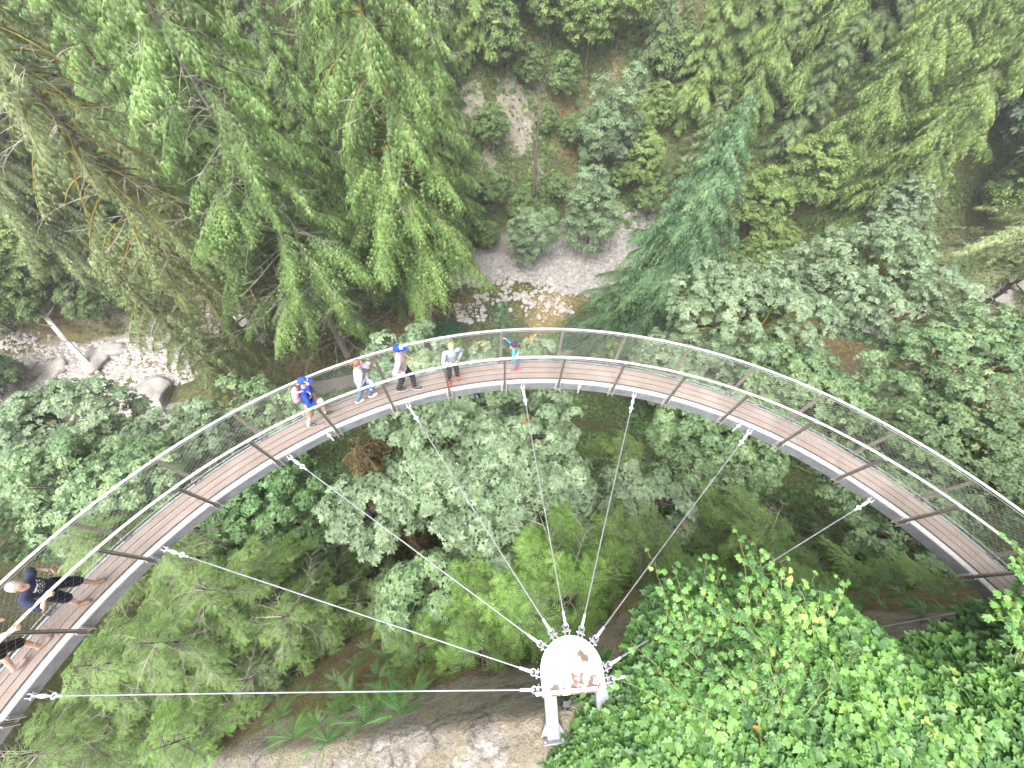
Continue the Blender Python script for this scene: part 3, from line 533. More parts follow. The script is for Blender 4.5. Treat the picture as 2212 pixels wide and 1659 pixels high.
# ------------------------------------------------------------------ trees
def conifer(name, base, h, rmax, hb=.15, L_=L_CEDAR, tmpl=None, tw=.6, sps=.55, spt=.3, whorl=3.2, droop=.55, rise=.25, tr=None, bark=BARK, seed=1,
            lean=(0, 0), width=.42, hang=.5, prof=.8, dead=0., deadmat=None, limb_r=.035, bend=.0, limbmat=None, thin=0., upf=.0, subline=False, vv=.5, topf=.5, smin=.04):
    r = np.random.default_rng(seed); base = np.array(base, float); tmpl = tmpl or (T_STR, F_STR)
    e = empty(name, tuple(base)); tr = tr or h*.014+.05
    zz = np.linspace(0, 1, 14); ax = lambda f: np.stack([lean[0]*h*f+bend*np.sin(f*3.)*h*.02, lean[1]*h*f+bend*np.cos(f*2.4+1)*h*.02-bend*math.cos(1)*h*.02, h*f], -1)
    mb = MB(); btube(mb, ax(zz)-[0, 0, .6]*(zz[:, None] < .01), tr*(1-zz*.93)*(1+.35*np.exp(-zz*22)), 9); mb.build('trunk', bark, e, True)
    nb = int(h*(1-hb)*whorl); f = hb+(1-hb)*((np.arange(nb)+r.uniform(0, 1, nb))/nb)*.985
    az = np.arange(nb)*2.39996+r.normal(0, .35, nb)
    u = (f-hb)/(1-hb); pr = (1-u)**prof*np.clip(topf+u*3.5, 0, 1)
    Lb = rmax*pr*r.uniform(.6, 1.12, nb)+.15
    K = 7; s = np.linspace(0, 1, K)
    O = np.stack([np.cos(az), np.sin(az), 0*az], -1); P0 = ax(f)
    rs = rise+upf*u; dr = droop*r.uniform(.7, 1.25, nb)
    curve = Lb[:, None]*(rs[:, None]*s[None]-dr[:, None]*s[None]**2)
    side = np.stack([-O[:, 1], O[:, 0], 0*az], -1); wob = r.normal(0, .12, nb)[:, None]*s[None]**2*Lb[:, None]
    P = P0[:, None]+O[:, None]*(Lb[:, None]*s[None])[..., None]+side[:, None]*wob[..., None]; P[..., 2] += curve
    mb = MB(); btube(mb, P, (limb_r*(.35+.65*pr*r.uniform(.7, 1.1, nb)))[:, None]*(1-s[None]*.85), 4)
    kp = r.uniform(0, 1, nb) > thin
    n1 = (np.maximum(2, np.ceil(2*Lb/sps)).astype(int))*kp
    b1 = np.repeat(np.arange(nb), n1); N1 = len(b1); k1 = np.arange(N1)-np.repeat(np.cumsum(n1)-n1, n1)
    s1 = smin+(1-smin)*np.clip((k1+r.uniform(.2, 1, N1))/n1[b1], .0, 1)**.85; sg1 = np.where(k1 % 2 == 0, 1., -1.)
    x = s1*(K-1); i0 = np.clip(x.astype(int), 0, K-2); fr = (x-i0)[:, None]; C1 = P[b1, i0]*(1-fr)+P[b1, i0+1]*fr
    L1 = width*Lb[b1]*np.clip(1.1-s1, .05, 1)**.7*np.clip(s1*4, .35, 1)*r.uniform(.4, 1.35, N1)+tw*.35
    a1 = np.radians(r.normal(58, 10, N1)*(1.05-.55*s1)); slope = (rs[b1]-2*dr[b1]*s1)
    D1 = O[b1]*np.cos(a1)[:, None]+side[b1]*(sg1*np.sin(a1))[:, None]; D1[:, 2] = slope*.75-.12*hang; D1 = nz(D1); S1 = nz(np.cross(D1, [0, 0, 1]))
    if subline:
        q3 = np.linspace(0, 1, 3); Q = C1[:, None]+D1[:, None]*(L1[:, None]*q3[None])[..., None]; Q[..., 2] -= (hang*L1)[:, None]*q3[None]**2*.6
        btube(mb, Q, np.array([[.009, .007, .003]])*np.ones((N1, 1)), 3)
    mb.build('branches', limbmat or bark, e)
    n2 = np.maximum(1, np.ceil(2*L1/spt)).astype(int)+1
    b2 = np.repeat(np.arange(N1), n2); N = len(b2); k2 = np.arange(N)-np.repeat(np.cumsum(n2)-n2, n2)
    q = np.clip((k2+r.uniform(.3, .9, N))/n2[b2], .02, 1); tip = k2 == n2[b2]-1; q[tip] = 1.; sg2 = np.where(k2 % 2 == 0, 1., -1.); sg2[tip] = 0
    C = C1[b2]+D1[b2]*(L1[b2]*q)[:, None]; C[:, 2] -= (hang*L1[b2])*q**2*.6
    a2 = np.radians(r.normal(50, 20, N))*np.abs(sg2)
    D = D1[b2]*np.cos(a2)[:, None]+S1[b2]*(sg2*np.sin(a2))[:, None]; D[:, 2] -= hang*(.35+.9*q)*r.uniform(.3, 1.6, N)
    Zn = np.array([0, 0, 1.])+O[b1][b2]*.25*hang*2+r.normal(0, .3, (N, 3))
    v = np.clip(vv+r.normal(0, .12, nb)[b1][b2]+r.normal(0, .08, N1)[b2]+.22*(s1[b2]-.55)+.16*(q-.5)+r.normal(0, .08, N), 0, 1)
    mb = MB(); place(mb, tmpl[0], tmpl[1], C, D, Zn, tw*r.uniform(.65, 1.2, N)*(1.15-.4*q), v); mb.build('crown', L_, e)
    if dead:
        nd = int(nb*dead); f2 = r.uniform(.08, .95, nd); a2 = r.uniform(0, 6.283, nd); L2 = rmax*(1-f2)**.6*r.uniform(.5, 1.2, nd)+.5
        O2 = np.stack([np.cos(a2), np.sin(a2), 0*a2], -1); sd = np.stack([-O2[:, 1], O2[:, 0], 0*a2], -1)
        cv = L2[:, None]*(.15*s[None]-.45*s[None]**2+r.uniform(.0, .35, nd)[:, None]*s[None]**3)
        Q = ax(f2)[:, None]+O2[:, None]*(L2[:, None]*s[None])[..., None]+sd[:, None]*(r.normal(0, .18, nd)[:, None]*s[None]**2*L2[:, None])[..., None]; Q[..., 2] += cv
        k_ = max(.35, tw/.6)
        mb = MB(); btube(mb, Q, (.028+.012*r.uniform(0, 1, nd))[:, None]*(1-.8*s[None])*k_, 3)
        q2 = np.repeat(np.arange(nd), 9); i2 = r.integers(2, K, len(q2)); B0 = Q[q2, i2]; l2 = L2[q2]*r.uniform(.12, .35, len(q2))
        dv = nz(O2[q2]*.7+sd[q2]*r.choice([-1, 1], len(q2))[:, None]*r.uniform(.4, 1, len(q2))[:, None]+r.normal(0, .2, (len(q2), 3))+[0, 0, -.2])
        btube(mb, np.stack([B0, B0+dv*l2[:, None]*.5, B0+dv*l2[:, None]+[0, 0, -.06]*l2[:, None]], 1), np.array([[.014, .011, .004]])*np.ones((len(q2), 1))*k_, 3)
        mb.build('dead_twigs', deadmat or TWIG, e)
    return e
def broadleaf(name, base, cc, rad, L_=L_MAPLE, tmpl=(T_MAPLE, F_MAPLE), leaf=.26, nclump=140, nleaf=50, cr=.75, seed=1, bark=BARK, tr=.18, nlimb=9, noise_amp=.35, low=-.35, flat=.55, orange=0, gap=.0, multi=1, tilt=.45):
    r = np.random.default_rng(seed); base = np.array(base, float); cc = np.array(cc, float)-base; rad = np.array(rad, float)
    e = empty(name, tuple(base))
    d = nz(r.normal(size=(nclump*3, 3))); d = d[d[:, 2] > low][:nclump]; n = len(d)
    lob = nz(r.normal(size=(7, 3))); lobv = np.max(d @ lob.T, axis=1)
    q = 1-noise_amp*.9+noise_amp*1.1*np.clip(lobv, 0, 1)**2+r.normal(0, noise_amp*.16, n)
    q *= np.where(r.uniform(0, 1, n) < .3, r.uniform(.5, .85, n), 1)
    C = cc+d*rad*q[:, None]
    if gap: k_ = r.uniform(0, 1, n) > gap; C = C[k_]; d = d[k_]; n = len(C)
    crs = cr*r.uniform(.6, 1.3, n)
    nl = np.maximum(5, (nleaf*(crs/cr)**2)).astype(int); bi = np.repeat(np.arange(n), nl); N = len(bi)
    ros = 6; nr = max(1, N//ros); rb = bi[::ros][:nr]; nr = len(rb)
    dr_ = nz(r.normal(size=(nr, 3))+d[rb]*.8+np.array([0, 0, .8])); rr = crs[rb]*r.uniform(.5, 1.08, nr)
    RC = C[rb]+dr_*rr[:, None]*np.array([1.15, 1.15, flat]); RN = nz(dr_*np.array([1, 1, .6])*tilt*2+np.array([0, 0, 1.])+r.normal(0, .15, (nr, 3)))
    e1 = nz(np.cross(RN, r.normal(size=(nr, 3)))); e2 = np.cross(RN, e1)
    ix = np.repeat(np.arange(nr), ros); N = len(ix); bi = rb[ix]; dd = dr_[ix]; az = np.tile(np.arange(ros)*2*np.pi/ros, nr)+r.normal(0, .25, N)+np.repeat(r.uniform(0, 6.283, nr), ros)
    rad_ = e1[ix]*np.cos(az)[:, None]+e2[ix]*np.sin(az)[:, None]; dn = r.uniform(.15, .6, N)[:, None]
    X = nz(rad_-RN[ix]*dn); Zn = nz(RN[ix]+rad_*dn+r.normal(0, .12, (N, 3))); Pp = RC[ix]+rad_*leaf*.25
    rv = r.normal(0, .12, nr)[ix]
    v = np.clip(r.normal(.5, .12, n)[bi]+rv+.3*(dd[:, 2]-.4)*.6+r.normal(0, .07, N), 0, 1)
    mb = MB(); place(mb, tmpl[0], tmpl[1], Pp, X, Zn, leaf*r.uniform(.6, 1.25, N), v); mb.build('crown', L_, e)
    if orange:
        mb = MB()
        for k in range(orange):
            c = C[r.integers(0, n)]+d[r.integers(0, n)]*.1; m_ = 9; o_ = r.normal(0, .14, (m_, 3))*cr/.6; o_[:, 2] += crs.mean()*.25
            a_ = r.uniform(0, 6.283, m_); place(mb, tmpl[0], tmpl[1], c+o_, np.stack([np.cos(a_), np.sin(a_), -.2+0*a_], -1), r.normal(0, .3, (m_, 3))+[0, 0, 1], leaf*.7, r.uniform(0, 1, m_))
        mb.build('orange_leaves', L_AUT, e)
    # trunk and limbs
    mb = MB(); s = np.linspace(0, 1, 9)[:, None]; fork = cc*np.array([.75, .75, 1])-[0, 0, rad[2]*.55]
    if fork[2] < 1: fork[2] = max(.4, cc[2]*.4)
    tk = fork*s+np.stack([np.sin(s[:, 0]*4)*.15, np.cos(s[:, 0]*3)*.12, 0*s[:, 0]], -1)*min(1, tr*4); tk[0, 2] -= .5
    btube(mb, tk, tr*(1-.5*s[:, 0]), 8); mb.build('trunk', bark, e, True)
    mb = MB(); k_ = r.choice(n, min(n, nlimb*7), replace=False); hub = [fork+(C[j]-fork)*.45+r.normal(0, .3, 3)*rad*.12 for j in k_[:nlimb]]
    for hb_ in hub:
        t5 = np.linspace(0, 1, 6)[:, None]; P = tk[-1]+(hb_-tk[-1])*t5; P[:, 2] += .12*np.linalg.norm(hb_-fork)*np.sin(np.pi*t5[:, 0]); btube(mb, P, tr*np.linspace(.5, .28, 6), 6)
    hub = np.array(hub); tgt = C[k_]; nh = np.argmin(((tgt[:, None]-hub[None])**2).sum(-1), 1); t5 = np.linspace(0, 1, 5)
    P = hub[nh][:, None]+(tgt-hub[nh])[:, None]*t5[None, :, None]; P[..., 2] += .08*np.linalg.norm(tgt-hub[nh], axis=1)[:, None]*np.sin(np.pi*t5)[None]
    btube(mb, P, tr*np.linspace(.26, .07, 5)[None]*np.ones((len(tgt), 1)), 4); mb.build('limbs', bark, e, True)
    return e
def top_h(b, py):
    """height of a vertical tree at b whose top shows at image row py"""
    lo, hi = .5, 60.
    for _ in range(40):
        m_ = (lo+hi)/2; d = np.array([b[0], b[1], b[2]+m_])-[0, 0, CAM_H]; z = d@fw
        y = 829.5-FPX*(d@U2)/z if z > 0 else -9e9
        lo, hi = (m_, hi) if y > py else (lo, m_)
    return lo
def gz(x, y): return float(H(np.array([x]), np.array([y]))[0])
def gp(px, py):
    p = hit(px, py); return np.array([p[0], p[1], gz(p[0], p[1])])
def copy_tree(o, parent=None):
    c = o.copy(); COL.objects.link(c); c.parent = parent
    for ch in list(o.children): copy_tree(ch, c)
    return c
HG = (T_STR, F_STR); TF = (T_TUFT, F_TUFT); FR = (T_TW, F_TW); MP = (T_MAPLE, F_MAPLE); LF = (T_LEAF, F_LEAF)
TALL = 'tall conifers rising from the near river bank'
def big(name, label, bpx, toprow, rm, hmax=50, group=None, cat='tree', **k):
    b = gp(*bpx); h = min(hmax, top_h(b, toprow)); e = conifer(name, b, h, rm, **k); tag(e, label, cat, group); return e
# --- tall conifers on the left half
big('mossy_spruce', 'olive drooping spruce with yellow mossy limbs and a bare grey trunk line at the left', (585, 790), -500, 9.5, hb=.10, smin=.3, L_=L_OLIVE, tw=0.80, sps=0.50, spt=0.34, whorl=3.6, droop=.85, rise=.2, seed=3, hang=1.05, limbmat=MOSS, limb_r=.17, dead=.6, bark=BARKL, tr=.42, group=TALL, width=.36, prof=.5, thin=.38)
big('tall_cedar', 'light green cedar with a bare curving grey trunk, its foot just above the woman pointing', (755, 775), -500, 9.6, hb=.24, smin=.36, L_=L_CEDAR, tw=0.75, sps=0.46, spt=0.32, whorl=3.5, droop=.7, rise=.22, seed=5, hang=.8, dead=.7, bark=BARKL, tr=.42, group=TALL, width=.42, prof=.55, bend=.5, thin=.1)
big('douglas_fir', 'big green fir with mossy inner limbs, its straight foot left of the river stones', (938, 715), -500, 9.6, hb=.27, smin=.34, L_=L_CEDAR, tw=0.80, sps=0.50, spt=0.34, whorl=3.5, droop=.7, rise=.25, seed=8, hang=.9, limbmat=MOSS, limb_r=.12, dead=.35, bark=BARK, tr=.50, group=TALL, width=.42, prof=.5, thin=.08)
big('young_hemlock', 'olive green spruce with long hanging boughs, above the left handrail', (560, 880), 520, 4.8, hb=.05, L_=L_OLIVE, tw=0.62, sps=0.38, spt=0.26, whorl=3.6, droop=.8, rise=.2, seed=19, hang=1., dead=.12, group=TALL, width=.38, prof=.8)
big('slim_hemlock', 'slim green hemlock between the curving cedar trunk and the big fir', (800, 630), -50, 7.2, hb=.25, L_=L_CEDAR, tw=0.70, sps=0.43, spt=0.29, whorl=3.5, droop=.7, seed=23, hang=.8, dead=.3, group=TALL)
big('grey_spruce', 'grey-green spruce behind the mossy limbs, its top cut by the upper left edge', (250, 610), -200, 7.0, hb=.1, L_=L_OLIVE, tw=.75, sps=.5, spt=.32, whorl=3.4, droop=.8, rise=.2, seed=14, hang=.9, dead=.3, bark=BARKL, tr=.36, group=TALL, prof=.6)
big('side_cedar', 'bright green cedar between the mossy spruce and the curving trunk', (655, 690), -100, 8.0, hb=.3, L_=L_CEDAR, tw=.7, sps=.45, spt=.3, whorl=3.5, droop=.7, rise=.2, seed=15, hang=.8, dead=.3, tr=.36, group=TALL, prof=.6, vv=.58)
big('side_cedar', 'bright green cedar overlapping the left side of the pale rock slope', (885, 640), -150, 8.0, hb=.06, L_=L_CEDAR, tw=.7, sps=.45, spt=.3, whorl=3.5, droop=.7, rise=.2, seed=17, hang=.8, dead=.3, tr=.36, group=TALL, prof=.6, vv=.55)
big('side_cedar', 'green cedar filling the gap between the fir and the upper curving trunk', (840, 560), -200, 7.5, hb=.06, L_=L_CEDAR, tw=.75, sps=.5, spt=.33, whorl=3.3, droop=.7, rise=.2, seed=18, hang=.8, dead=.3, tr=.36, group=TALL, prof=.5, vv=.5)
big('side_cedar', 'light green cedar right of the olive spruce, upper left', (540, 600), -200, 7.5, hb=.06, L_=L_CEDAR, tw=.75, sps=.5, spt=.33, whorl=3.3, droop=.7, rise=.2, seed=118, hang=.8, dead=.3, tr=.36, group=TALL, prof=.5, vv=.6)
big('side_cedar', 'light green cedar whose right boughs hang over the bare rock slope', (985, 560), -60, 6.0, hb=.06, L_=L_CEDAR, tw=.75, sps=.5, spt=.33, whorl=3.3, droop=.7, rise=.2, seed=119, hang=.8, dead=.3, tr=.36, group=TALL, prof=.55, vv=.58)
# --- right half
big('blue_green_spruce', 'blue-green pointed spruce standing alone right of the gravel bar', (1372, 745), 175, 11., hb=.03, vv=.58, L_=L_BLUE, tw=0.62, sps=0.38, spt=0.26, whorl=6.2, width=.5, droop=.6, rise=.2, seed=31, hang=.85, group='conifers by the gravel bar', prof=.85)
big('small_spruce', 'short dark conifer left of the blue-green spruce, beside the gravel bar', (1300, 760), 560, 4.0, hb=.02, L_=L_BLUE, tw=0.50, sps=0.31, spt=0.21, whorl=5, droop=.7, seed=37, hang=.7, group='conifers by the gravel bar')
big('tiny_spruce', 'small bright conifer in front of the river stones, above the handrail', (1085, 790), 640, 2.1, hb=.02, L_=L_BLUE, tw=0.40, sps=0.25, spt=0.17, whorl=6, droop=.6, seed=41, hang=.6, group='conifers by the gravel bar')
c_ = unp(2400, 470, -12.); zb_ = gz(c_[0], c_[1]); e_ = conifer('drooping_conifer', (c_[0], c_[1], zb_), -1.5-zb_, 10.5, hb=.35, L_=L_OLIVE, tw=.7, sps=.42, spt=.28, whorl=2.6, droop=.5, rise=.12, seed=43, hang=.45, limb_r=.07, width=.17, prof=.3, tr=.4, dead=.2); tag(e_, 'olive conifer with sweeping feathery boughs at the right edge', 'tree', 'conifers at the right edge')
for k, (px, py, tp, rm, lb) in enumerate(((1180, 800, 700, 2.4, 'low green conifer behind the handrail right of the small child'), (1420, 810, 690, 2.6, 'low green conifer behind the handrail below the blue-green spruce'), (1000, 800, 725, 2.0, 'low green conifer behind the handrail by the grey sweatshirt'), (1290, 830, 720, 2.6, 'low dark conifer behind the netting, right of centre'))):
    big('young_conifer', lb, (px, py), tp, rm, hb=.02, L_=L_FIR if k % 2 else L_HEM, tw=0.42, sps=0.26, spt=0.18, whorl=5.5, droop=.6, seed=50+k, hang=.6, group='low conifers behind the handrail')
# --- near trees below the walkway
def bl(name, label, px, py, z, rad, group=None, basedz=None, **k):
    c = unp(px, py, z); bz = gz(c[0], c[1]+.5); b = np.array([c[0]+.3, c[1]+.5, min(bz, z-rad[2]*.6)]); e = broadleaf(name, b, c, rad, **k); tag(e, label, 'tree', group); return e
MG = 'maples below the walkway'
bl('bigleaf_maple', 'large grey-green maple filling the middle of the arc, with a few orange leaves', 1035, 1010, -6.2, (3.5, 3.7, 3.0), MG, L_=L_MAPLEG, nclump=380, nleaf=62, cr=.5, leaf=.21, seed=2, orange=6, tr=.3, noise_amp=.6)
bl('bigleaf_maple', 'pale maple lobe under the man in the cap, behind the netting', 905, 800, -8.5, (2.2, 2.0, 1.8), MG, L_=L_MAPLEG, nclump=110, nleaf=55, cr=.5, leaf=.21, seed=12, orange=2)
bl('bigleaf_maple', 'whitish small maple left of the big grey-green one, under the deck', 800, 1110, -6.5, (1.4, 1.3, 1.1), MG, L_=L_MAPLEG, nclump=60, nleaf=36, cr=.42, leaf=.22, seed=15)
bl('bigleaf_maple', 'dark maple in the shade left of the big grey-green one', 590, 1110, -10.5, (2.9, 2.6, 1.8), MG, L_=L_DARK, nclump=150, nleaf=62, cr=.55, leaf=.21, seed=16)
bl('bigleaf_maple', 'grey-green maple hanging below the big one, left of the feathery cedar', 950, 1330, -6.5, (1.7, 1.5, 1.5), MG, L_=L_MAPLE, nclump=80, nleaf=58, cr=.46, leaf=.21, seed=18)
bl('bigleaf_maple', 'blue-green maple under the deck at the right, above the tall creeper shoots', 1540, 950, -9.5, (3.2, 2.4, 2.), MG, L_=L_MAPLE, nclump=160, nleaf=62, cr=.55, leaf=.21, seed=20)
bl('bigleaf_maple', 'small maple between the fourth and fifth cable, with a red-orange spray', 1390, 1110, -9.0, (2.0, 1.8, 1.4), MG, L_=L_MAPLEG, nclump=80, nleaf=58, cr=.46, leaf=.21, seed=21, orange=2)
bl('bigleaf_maple', 'dark blue-green maple under the right end of the deck', 1960, 1150, -9.5, (2.6, 2.4, 2.), MG, L_=L_MAPLE, nclump=120, nleaf=62, cr=.55, leaf=.21, seed=22)
RG = 'maples spreading on the right beyond the walkway'
kw = dict(nleaf=100, cr=.85, leaf=.235, noise_amp=.6, tr=.38, bark=MOSS, nlimb=12, gap=.06)
bl('broad_maple', 'broad blue-green maple on the right, its left lobe beside the blue-green spruce', 1600, 700, -20, (6.3, 5.6, 4.6), RG, L_=L_MAPLEG, nclump=330, seed=24, **kw)
bl('broad_maple', 'broad blue-green maple in the middle right, above the posts of the netting', 1860, 640, -18, (6.8, 5.8, 4.6), RG, L_=L_MAPLEG, nclump=360, seed=25, **kw)
bl('broad_maple', 'broad darker maple at the right edge, above the end of the handrail', 2130, 830, -16, (6.2, 5.2, 4.2), RG, L_=L_MAPLE, nclump=330, seed=26, **kw)
bl('broad_maple', 'pale maple lobe low behind the netting on the right', 1720, 850, -19, (5.0, 3.8, 3.4), RG, L_=L_MAPLE, nclump=220, seed=27, **kw)
bl('white_leaved_tree', 'whitish green tree top between the maple and the big yellow-green tree on the right', 1940, 455, -24, (3.0, 3.0, 5.), None, L_=L_MAPLEG, nclump=130, nleaf=30, cr=.7, leaf=.36, seed=28)
bl('broad_maple', 'broad maple low at the right edge, behind the end of the netting', 2080, 1000, -17, (5.4, 3.6, 3.4), RG, L_=L_MAPLE, nclump=240, seed=126, **kw)
bl('broad_maple', 'maple lobe between the spruce foot and the netting, right of centre', 1480, 800, -22, (4.4, 3.2, 3.2), RG, L_=L_MAPLEG, nclump=180, seed=127, **kw)
for k, (px, py) in enumerate(((1158, 768), (1043, 775))):
    bl('maple_sapling', ('tiny maple tip with orange leaves, right of the small child', 'tiny maple tip with yellow leaves, left of the small child')[k], px, py, -2.6, (.42, .4, .7), 'maple tips behind the netting', L_=L_MAPLEG, nclump=12, nleaf=30, cr=.26, leaf=.16, seed=140+k, orange=2, tr=.05, nlimb=3)
LG = 'maples and hemlocks at the left edge'
kw = dict(nleaf=85, cr=.7, leaf=.21, noise_amp=.6, tr=.26, nlimb=10)
bl('streamside_maple', 'pale grey-green maple at the left edge below the pale river bar', 110, 920, -17, (4.6, 3.4, 3.0), LG, L_=L_MAPLEG, nclump=220, seed=30, **kw)
bl('streamside_maple', 'pale maple in front of the brown pool, between the left edge and the spruce', 385, 985, -17, (4.0, 2.6, 2.6), LG, L_=L_MAPLEG, nclump=180, seed=32, **kw)
bl('streamside_maple', 'green maple behind the left part of the netting', 200, 1050, -14, (4.3, 2.5, 2.6), LG, L_=L_MAPLE, nclump=190, seed=33, **kw)
bl('streamside_maple', 'grey-green maple seen through the netting, left of the blue hoodie', 560, 900, -20, (3.6, 2.8, 2.6), LG, L_=L_MAPLE, nclump=120, seed=34, gap=.3, **kw)
# --- feathery near conifers
def fea(name, label, px, py, z, rm, h, group=None, **k):
    c = unp(px, py, z); e = conifer(name, (c[0], c[1], z-h), h, rm, **k); tag(e, label, 'tree', group); return e
kn = dict(tmpl=FR, prof=.5, hb=.06, droop=.42, rise=.32, hang=.28, width=.36, limb_r=.025, tr=.10)
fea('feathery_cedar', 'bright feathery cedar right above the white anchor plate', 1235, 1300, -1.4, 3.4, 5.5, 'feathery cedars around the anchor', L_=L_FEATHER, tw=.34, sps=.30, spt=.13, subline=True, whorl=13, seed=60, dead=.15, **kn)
fea('feathery_cedar', 'bright feathery cedar left of the anchor plate, under two cables', 1040, 1420, -2.6, 2.3, 4.5, 'feathery cedars around the anchor', L_=L_FEATHER, tw=.32, sps=.30, spt=.13, subline=True, whorl=13, seed=61, **kn)
fea('feathery_cedar', 'darker green cedar between the feathery cedar and the yellow-green creeper', 1400, 1190, -3.0, 3.0, 6.5, 'feathery cedars around the anchor', L_=L_HEM, tw=.22, sps=.20, spt=.095, subline=True, whorl=11, seed=62, **kn)
for k, (px, py, z, rm, h_, lb) in enumerate(((1500, 1260, -2.8, 2.8, 7, 'green cedar behind the lower cable end, above the ivy'), (900, 1400, -4.2, 2.4, 5.5, 'green cedar between the hanging maple and the ferns'), (1300, 1150, -5.0, 2.2, 8, 'fresh green cedar in the middle between two steep cables'), (830, 1300, -8., 2.6, 7, 'shaded cedar left of the hanging maple'), (1800, 1300, -3.8, 3.3, 8, 'shaded cedar above the ivy, right of the creeper shoots'), (2060, 1290, -4.8, 3., 8, 'dark cedar in the corner between ivy and deck'), (1120, 1180, -6.5, 2.2, 8, 'small cedar poking out below the big maple'))):
    fea('green_cedar', lb, px, py, z, rm, h_, 'cedars filling the slope above the ivy', L_=(L_HEM, L_FEATHER, L_FEATHER, L_FIR, L_HEM, L_HEM, L_FEATHER)[k], tw=.32, sps=.29, spt=.13, whorl=9, seed=160+k, subline=True, **kn)
NG = 'hemlocks on the slope at the lower left'
kn2 = dict(vv=.58, tmpl=FR, prof=.55, hb=.06, droop=.45, rise=.25, hang=.35, width=.36, limb_r=.03, tr=.12, dead=.8, tw=.28, sps=.26, spt=.12, whorl=8.5, subline=True)
fea('hemlock', 'light green hemlock with bare twigs below the left part of the deck', 420, 1270, -5.0, 3.6, 8, NG, L_=L_HEM, seed=63, **kn2)
fea('hemlock', 'light green hemlock around the horizontal cable at the lower left', 160, 1440, -5.2, 4.2, 9, NG, L_=L_HEM, seed=64, **kn2)
fea('hemlock', 'light green hemlock edging the dark hollow, left of the ferns', 600, 1330, -6.2, 3.0, 6.5, NG, L_=L_HEM, seed=65, **kn2)
fea('hemlock', 'light green hemlock between the two lower left cables, at their far ends', 300, 1390, -4.6, 3.0, 8, NG, L_=L_HEM, seed=169, **kn2)
fea('hemlock', 'hemlock along the lower edge of the deck, left of the dark maple', 330, 1180, -7.0, 3.2, 9, NG, L_=L_HEM, seed=168, **kn2)
fea('hemlock', 'dull hemlock cut by the bottom left corner', 20, 1640, -5.4, 3.6, 9, NG, L_=L_HEM, seed=69, **kn2)
fea('hemlock', 'yellowish hemlock at the bottom edge near the left corner', 330, 1620, -6.0, 3.6, 7, NG, L_=L_FEATHER, seed=66, **kn2)
fea('hemlock', 'shaded hemlock below the shorter lower left cable, near the soil', 520, 1470, -7.2, 2.9, 6, NG, L_=L_FIR, seed=67, **kn2)
fea('hemlock', 'green hemlock seen through the netting above the man in navy', 130, 1150, -11., 4., 10, NG, L_=L_HEM, seed=68, **kn2)
kn3 = dict(kn2); kn3.update(dead=.2); kn3.pop('vv')
HG2 = 'conifers below the right part of the deck'
fea('shade_hemlock', 'olive green hemlock under the right part of the deck, crossed by a cable', 1690, 1130, -4.6, 3.9, 9, HG2, vv=.6, L_=L_HEM, seed=70, **kn3)
fea('shade_hemlock', 'dark green cedar in the gap right of the big maple', 1360, 960, -8.0, 3.6, 10, HG2, L_=L_HEM, seed=71, **kn3)
fea('shade_hemlock', 'dark conifer in the shade right of the olive hemlock', 1900, 1200, -9., 3.2, 8, HG2, L_=L_FIR, seed=72, **kn3)
fea('shade_hemlock', 'dark conifer between the middle cables and the maple', 1480, 1060, -8.5, 3.0, 9, HG2, L_=L_HEM, seed=73, **kn3)
fea('shade_hemlock', 'deep green conifer in the hollow left of the big maple', 700, 1230, -10.0, 2.6, 8, HG2, L_=L_FIR, seed=74, **kn3)
fea('brown_cedar', 'brown dying cedar below the deck under the blue hoodie', 770, 950, -4.2, 2.8, 14, None, L_=leaf_mat('brown_dead_foliage', [(0, g(.06, .045, .02)), (.5, g(.13, .10, .045)), (1, g(.22, .18, .08))], .8, .1, .2), hb=.3, droop=.9, rise=.1, hang=1., tw=.3, sps=.22, spt=.12, whorl=10, seed=75, prof=.4, tr=.3)
# ------------------------------------------------------------------ far slope: individual trees copied from a few built ones
protos = {}
def proto(key, fn):
    if key not in protos: protos[key] = [fn(), False]
    return protos[key]
def mk_far(kind, seed):
    o = np.zeros(3)
    if kind == 'c': return conifer('far_conifer', o, 17, 4.3, hb=.03, L_=L_FIR, tmpl=TF, tw=.85, sps=.7, spt=.4, whorl=3.4, droop=.6, seed=seed, hang=.7, dead=.2)
    if kind == 'y': return conifer('yellow_green_cedar', o, 18, 5.2, hb=.02, L_=L_YG, tmpl=TF, tw=.85, sps=.65, spt=.38, whorl=3.6, droop=.6, seed=seed, hang=.6, prof=.6)
    if kind == 'g': return broadleaf('grey_broadleaf_tree', o, (0, 0, 9), (4.2, 4.2, 6), L_=L_GREY, tmpl=LF, leaf=.5, nclump=260, nleaf=34, cr=.9, seed=seed, nlimb=6)
    if kind == 'a': return broadleaf('alder', o, (0, 0, 8), (3.4, 3.4, 6), L_=L_ALDER, tmpl=LF, leaf=.34, nclump=260, nleaf=48, cr=.75, seed=seed, nlimb=6, low=-.7, noise_amp=.7)
    if kind == 'b': return broadleaf('broadleaf_tree', o, (0, 0, 8.5), (4.4, 4.4, 5.5), L_=L_YG, tmpl=LF, leaf=.42, nclump=320, nleaf=36, cr=.8, seed=seed, nlimb=6, low=-.5)
    if kind == 'm': return conifer('dense_cedar', o, 18, 5.8, hb=.02, L_=L_YG, tmpl=HG, tw=.62, sps=.5, spt=.27, whorl=4.2, droop=.6, rise=.2, seed=seed, hang=.9, prof=.38, width=.5, vv=.55)
    if kind == 'd': return broadleaf('dark_broadleaf_tree', o, (0, 0, 6), (3.4, 3.4, 4.2), L_=L_UND, tmpl=LF, leaf=.5, nclump=130, nleaf=36, cr=.9, seed=seed, nlimb=5, low=-.5)
